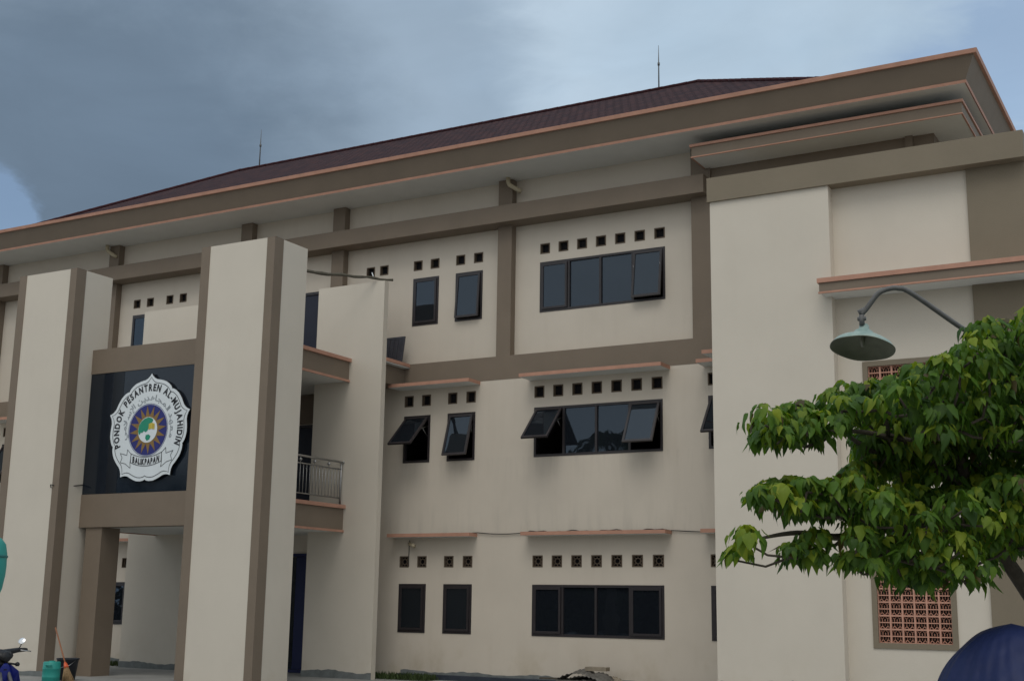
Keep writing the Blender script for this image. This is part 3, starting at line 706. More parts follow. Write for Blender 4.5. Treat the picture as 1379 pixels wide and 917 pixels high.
for i in range(60):
    u = random.uniform(-1, 1); v = random.uniform(-1, 1); s.tube([a0+Vector((u*.035, v*.02, 0)), bt+Vector((u*.13, v*.05, random.uniform(-.03, .02)))], .006, bristle, 4)
s.build('bristles', br)

# rubble in front of the wall
rb = thing('scrap_pile', 'low pile of bent sheets and old boards against the wall below the wide window', 'scrap pile', (-11.5, -.6, 0))
def sheet(cx, cy, cz, w_, d_, rot, bend, m, tilt=0):
    s = MB(); n = 28; T = Matrix.Translation((cx, cy, cz)) @ Matrix.Rotation(R(rot), 4, 'Z') @ Matrix.Rotation(R(tilt), 4, 'Y'); vs = []; fs = []
    for i in range(n+1):
        for j in range(5):
            u = i/n-.5; v = j/4-.5; vs.append(T @ Vector((u*w_, v*d_, .014*math.sin(i*1.9)-bend*4*u*u+.03*math.sin(v*3+u*4))))
    for i in range(n):
        for j in range(4): fs.append((i*5+j, i*5+j+1, (i+1)*5+j+1, (i+1)*5+j))
    s.add(vs, fs, m, True); o = s.build('bent_sheet', rb); md = o.modifiers.new('t', 'SOLIDIFY'); md.thickness = .006
sheet(-11.75, -.55, .33, .80, .55, 8, .16, sheet_m); sheet(-11.35, -.70, .28, .9, .5, -14, .14, sheet_m, 6); sheet(-11.55, -.62, .20, 1.3, .6, 4, .12, sheet_m, -3); sheet(-11.0, -.5, .20, .6, .4, 20, .10, board_m, 14)
s = MB(); T = Matrix.Translation((-11.45, -.38, .345)) @ Matrix.Rotation(R(5), 4, 'Z'); s.box(-.22, .22, -.12, .12, 0, .075, board_m, T); s.build('board', rb)
s = MB(); T = Matrix.Translation((-10.95, -.55, .12)) @ Matrix.Rotation(R(-20), 4, 'Z') @ Matrix.Rotation(R(10), 4, 'Y'); s.box(-.5, .3, -.05, .05, 0, .05, board_m, T); T = Matrix.Translation((-12.1, -.6, .16)) @ Matrix.Rotation(R(6), 4, 'Z'); s.box(-.5, .4, -.06, .06, 0, .03, bark, T); s.build('plank', rb)
s = MB(); s.box(-12.1, -11.0, -.95, -.3, .0, .17, sheet_m); s.build('stack', rb)

# weeds
def weeds(name, x0, x1, y0, y1, n, h, label):
    s = MB(); rnd = random.Random(len(label))
    for i in range(n):
        x, y = rnd.uniform(x0, x1), rnd.uniform(y0, y1); hh = h*rnd.uniform(.4, 1); a = rnd.uniform(0, 6.28); w_ = .012
        dx, dy = math.cos(a), math.sin(a); lean = rnd.uniform(.1, .5)*hh
        s.face([(x-dy*w_, y+dx*w_, 0), (x+dy*w_, y-dx*w_, 0), (x+dx*lean*.4+dy*w_*.8, y+dy*lean*.4-dx*w_*.8, hh*.6), (x+dx*lean, y+dy*lean, hh)], weed_m)
    o = s.build(name); o['kind'] = 'stuff'; o['label'] = label; o['category'] = 'weeds'
weeds('weeds', -17.0, -15.3, -.75, -.17, 900, .17, 'green weeds along the foot of the wall by the fin')
weeds('weeds', -26.2, -23.6, -.9, -.1, 900, .14, 'green weeds behind the entrance column at the wall foot')

# ------------------------------------------------------------------ moped (at 15 m, left edge of the picture)
mo = thing('moped', 'blue moped with black handlebar and a round mirror parked at the left', 'moped', (-12.9, -13.9, 0))
ax = Vector((.985, -.17, 0)).normalized()          # forward
sd_ = Vector((-ax.y, ax.x, 0))
O = Vector((-12.87, -13.77, 0))
def Mp(f, s_, z): return O + ax*f + sd_*s_ + Vector((0, 0, z))
def wheel(f, nm):
    s = MB(); P = [Mp(f+.225*math.cos(a), 0, .28+.225*math.sin(a)) for a in [2*math.pi*i/28 for i in range(29)]]; s.tube(P, .045, black, 8, False); w_ = s.build(nm, mo)
    s = MB(); P = [Mp(f+.185*math.cos(a), 0, .28+.185*math.sin(a)) for a in [2*math.pi*i/28 for i in range(29)]]; s.tube(P, .012, steel, 6, False)
    for k in range(12): a = 2*math.pi*k/12; s.tube([Mp(f, 0, .28), Mp(f+.18*math.cos(a), 0, .28+.18*math.sin(a))], .004, steel, 4)
    s.tube([Mp(f, -.05, .28), Mp(f, .05, .28)], .035, steel, 8); s.build('rim', w_)
wheel(.42, 'wheel'); wheel(-.82, 'wheel')
def loft(mb, secs, m, n=12):       # sections: (f, z, half width, half height)
    vs = []; fs = []
    for (f, z, hw, hh) in secs:
        for j in range(n): a = 2*math.pi*j/n; vs.append(Mp(f, hw*math.cos(a), z+hh*math.sin(a)))
    for i in range(len(secs)-1):
        for j in range(n): fs.append((i*n+j, i*n+(j+1) % n, (i+1)*n+(j+1) % n, (i+1)*n+j))
    fs += [tuple(range(n))[::-1], tuple((len(secs)-1)*n+j for j in range(n))]; mb.add(vs, fs, m, True)
s = MB(); s.tube([Mp(.42, .07, .28), Mp(.30, .07, .60), Mp(.20, .05, .78)], .022, iron, 8); s.tube([Mp(.42, -.07, .28), Mp(.30, -.07, .60), Mp(.20, -.05, .78)], .022, iron, 8); s.build('front_fork', mo)
s = MB(); P = [Mp(.42+.285*math.cos(a), 0, .28+.285*math.sin(a)) for a in [R(10+i*14) for i in range(10)]]; s.tube(P, [.03]+[.062]*8+[.03], blue_p, 8); s.build('front_mudguard', mo)
s = MB()
for sg in (-1, 1):
    pts = [(.22, .86, .05), (.27, .77, .15), (.22, .62, .22), (.10, .45, .23), (-.02, .30, .20), (-.05, .26, .10), (.04, .45, .08), (.13, .62, .06), (.17, .78, .03)]
    A = [Mp(f, sg*w_, z) for f, z, w_ in pts]; B = [Mp(f-.02, sg*max(w_-.02, 0), z) for f, z, w_ in pts]; n = len(pts)
    s.add(A+B, [tuple(range(n)), tuple(range(n, 2*n))[::-1]]+[(i, (i+1) % n, n+(i+1) % n, n+i) for i in range(n)], blue_p)
loft(s, [(.24, .84, .03, .02), (.23, .74, .09, .10), (.15, .60, .10, .12), (.05, .45, .08, .10), (-.05, .35, .07, .09)], blue_p); s.build('leg_shield', mo)
s = MB(); loft(s, [(-.05, .40, .06, .10), (-.30, .42, .09, .12), (-.55, .52, .12, .14), (-.9, .62, .09, .10), (-1.1, .68, .04, .05)], blue_p); s.build('body', mo)
s = MB(); loft(s, [(-.12, .66, .04, .03), (-.25, .70, .11, .05), (-.55, .73, .13, .06), (-.95, .77, .11, .05), (-1.02, .77, .04, .02)], black); s.build('seat', mo)
s = MB(); s.tube([Mp(.20, 0, .76), Mp(.13, 0, .92)], .05, black, 10); loft(s, [(.26, .92, .05, .03), (.20, .94, .11, .06), (.10, .95, .12, .06), (.0, .93, .07, .03)], black)
s.tube([Mp(.08, .34, 1.0), Mp(.14, .20, 1.0), Mp(.15, 0, .97), Mp(.14, -.20, 1.0), Mp(.08, -.34, 1.0)], [.02, .028, .04, .028, .02], black, 8); hb = s.build('handlebar', mo)
s = MB(); s.tube([Mp(.19, .20, 1.0), Mp(.20, .33, .985)], .007, steel, 5); s.tube([Mp(.19, -.20, 1.0), Mp(.20, -.33, .985)], .007, steel, 5); s.build('brake_lever', hb)
s = MB(); s.lathe([(.001, .02), (.05, .015), (.065, -.01), (.05, -.03)], Mp(.24, 0, .93), black, 14, Matrix.Rotation(R(80), 4, Vector(sd_))); s.build('headlight', mo)
for sg in (1, -1):
    s = MB(); s.tube([Mp(.13, sg*.20, 1.0), Mp(.14, sg*.22, 1.04), Mp(.13, sg*.24, 1.07)], .006, black, 5); mr = s.build('mirror', mo)
    T = (Matrix.Rotation(R(20), 4, 'Z') @ Matrix.Rotation(R(62), 4, 'X')).to_3x3()
    s = MB(); s.lathe([(.001, -.012), (.036, -.008), (.042, .004)], Mp(.12, sg*.25, 1.10), black, 16, T); s.lathe([(.042, .004), (.037, .007), (.001, .007)], Mp(.12, sg*.25, 1.10), mirror_m, 16, T); s.build('mirror_glass', mr)
for sg in (1, -1): s = MB(); s.lathe([(.001, .03), (.022, .02), (.028, 0), (.02, -.02)], Mp(.25, sg*.14, .84), black, 10); s.tube([Mp(.22, 0, .86), Mp(.25, sg*.14, .84)], .012, black, 6); s.build('indicator', mo)
s = MB(); s.tube([Mp(-.35, .12, .30), Mp(-.9, .14, .33)], .04, steel, 8); s.build('exhaust', mo)

# ------------------------------------------------------------------ teal tank on a post at the left edge
tk = thing('water_tank', 'teal rounded plastic tank on a post at the left edge', 'tank', (-8.6, -17.5, 0))
T0 = Vector((-8.59, -17.50, 1.79))
s = MB(); prof = [(.001, .30), (.07, .295), (.13, .265), (.165, .22), (.18, .15), (.183, .05), (.18, -.02), (.165, -.12), (.14, -.20), (.10, -.27), (.05, -.295), (.001, -.30)]
s.lathe(prof, T0, teal, 32); s.build('tank_body', tk)
s = MB(); s.lathe([(.184, .115), (.188, .12), (.188, .13), (.184, .135)], T0, mat('tank_seam', (.01, .13, .12), .5), 32); s.build('seam_band', tk)
s = MB(); s.tube([(T0.x, T0.y, 0), (T0.x, T0.y, T0.z-.28)], .045, iron, 10); s.build('post', tk)

# ------------------------------------------------------------------ street lamp
lp = thing('street_lamp', 'old lamp with a patina green enamel shade on a curved grey pipe arm', 'street lamp', (-.3, -13.2, 0))
C0 = Vector((-2.31, -14.98, 3.53))
T = (Matrix.Rotation(R(3), 4, 'Y') @ Matrix.Rotation(R(-13), 4, 'X')).to_3x3()
s = MB(); s.lathe([(.028, .155), (.036, .14), (.038, .118), (.050, .108), (.068, .095), (.080, .068), (.12, .048), (.17, .028), (.205, .004), (.228, -.026), (.232, -.032)], C0, patina, 48, T, .012); sh = s.build('lamp_shade', lp)
s = MB(); s.lathe([(.232, -.032), (.236, -.036), (.231, -.040), (.224, -.029), (.20, -.004), (.165, .018), (.115, .038), (.07, .052), (.001, .056)], C0, patina_in, 48, T, .012); s.build('shade_lining', sh)
s = MB(); s.tube([C0+Vector((0, 0, .08)), C0+Vector((0, 0, .02)), C0+Vector((0, 0, -.02))], [.018, .02, .012], mat('bulb_glass', (.30, .30, .26), .3), 10); s.build('bulb', lp)
s = MB(); s.tube([C0+Vector((0, 0, .14)), C0+Vector((0, 0, .22))], .020, iron, 8); s.tube([C0+Vector((-.03, 0, .19)), C0+Vector((.03, 0, .19))], .016, iron, 8); s.tube([C0+Vector((-.022, 0, .235)), C0+Vector((.03, .01, .26))], .022, iron, 8); s.build('clamp', lp)
A = [(-2.31, -14.98, 3.755), (-2.27, -14.97, 3.80), (-2.19, -14.96, 3.90), (-2.12, -14.94, 3.935), (-2.05, -14.91, 3.94), (-1.96, -14.85, 3.90), (-1.64, -14.62, 3.64), (-1.42, -14.45, 3.50), (-1.33, -14.37, 3.38), (-1.26, -14.31, 3.15), (-1.22, -14.25, 2.8)]
s = MB()
def smooth(pts, n=6):
    P = [Vector(p) for p in pts]; o_ = []
    for i in range(len(P)-1):
        a, b, c, d = P[max(i-1, 0)], P[i], P[i+1], P[min(i+2, len(P)-1)]
        for k in range(n):
            t = k/n; o_.append(.5*((2*b)+(c-a)*t+(2*a-5*b+4*c-d)*t*t+(3*b-a-3*c+d)*t**3))
    return o_+[P[-1]]
A2 = smooth(A+[(-1.2, -14.2, 1.6), (-1.2, -14.2, 0)]); s.tube(A2, .019, iron, 10); s.build('arm', lp)

# ------------------------------------------------------------------ covered cart under a blue tarpaulin
tp = thing('covered_cart', 'domed load wrapped tightly in a creased dark blue tarpaulin', 'tarpaulin', (-1.22, -16.15, 0))
s = MB(); vs = []; fs = []; n, k = 160, 44; rnd = random.Random(3)
ph = [rnd.uniform(0, 6.28) for _ in range(8)]
for i in range(k+1):
    t = i/k; zz = 1.54*(1-t); base = math.sqrt(1-(1-t/.385)**2) if t < .385 else 1.0
    r0 = .40*base+.10*t
    for j in range(n):
        a = 2*math.pi*j/n
        sw = 1.5*math.sin(3*t+ph[4]); fold = .022*math.sin(5*a+ph[0]+2.5*t)+.020*(1-abs(math.sin(4.5*a+ph[1]-3*t+sw))**.6)+.018*(1-abs(math.sin(7*a+ph[2]+5*t-sw))**.5)+.008*math.sin(31*a+ph[3]-7*t)
        r_ = max(r0*(1+fold*(.25+2.6*t)*2.0), .0)+.006*math.sin(23*t+3*a)
        if i == 0: r_ = 0.0
        vs.append((-1.22+r_*math.cos(a)*1.1, -16.15+r_*math.sin(a), zz-.025*math.sin(2*a)*base))
for i in range(k):
    for j in range(n): fs.append((i*n+j, i*n+(j+1) % n, (i+1)*n+(j+1) % n, (i+1)*n+j))
s.add(vs, fs, tarp_m, True); o = s.build('tarpaulin', tp); md = o.modifiers.new('s', 'SUBSURF'); md.levels = 1; md.render_levels = 1
s = MB(); jj = 93
s.tube([Vector(vs[i*n+jj])+(Vector(vs[i*n+jj])-Vector((-1.22, -16.15, vs[i*n+jj][2]))).normalized()*.012 for i in range(12, k)], .014, strap_m, 6); s.build('strap', tp)

# ------------------------------------------------------------------ foreground tree
tree = thing('tree', 'leafy tree with drooping heart shaped leaves in front of the corner block', 'tree', (-.5, -14.5, 0))
s = MB()
s.tube(smooth([(-.45, -14.5, 0), (-.75, -14.75, .7), (-1.04, -15.03, 1.34), (-1.26, -15.25, 1.77), (-1.40, -15.40, 2.05), (-1.52, -15.55, 2.35), (-1.56, -15.6, 2.7)]), [.068-.001*i for i in range(37)], bark, 10); trunk = s.build('trunk', tree)
s = MB(); HUB = [(-1.56, -15.6, 2.7), (-1.40, -15.40, 2.1), (-1.9, -16.0, 2.62), (-1.1, -15.3, 2.9), (-2.0, -16.15, 2.1), (-.9, -15.1, 2.4)]
s.tube(smooth([(-1.40, -15.40, 2.05), (-1.75, -15.74, 2.16), (-2.14, -16.29, 2.05), (-2.35, -16.6, 2.06), (-2.50, -16.82, 2.02)]), [.04-.0013*i for i in range(25)], bark, 7)
s.tube(smooth([(-1.52, -15.55, 2.35), (-1.75, -15.8, 2.6), (-1.96, -16.13, 2.70), (-2.24, -16.5, 2.70)]), [.035-.0015*i for i in range(19)], bark, 7)
s.tube(smooth([(-1.56, -15.6, 2.7), (-1.4, -15.65, 3.05), (-1.15, -15.3, 3.3)]), [.035-.002*i for i in range(13)], bark, 7)
s.tube(smooth([(-1.40, -15.4, 2.05), (-1.1, -15.3, 2.4), (-.9, -15.15, 2.7), (-.6, -15.0, 2.9)]), [.05-.002*i for i in range(19)], bark, 7)
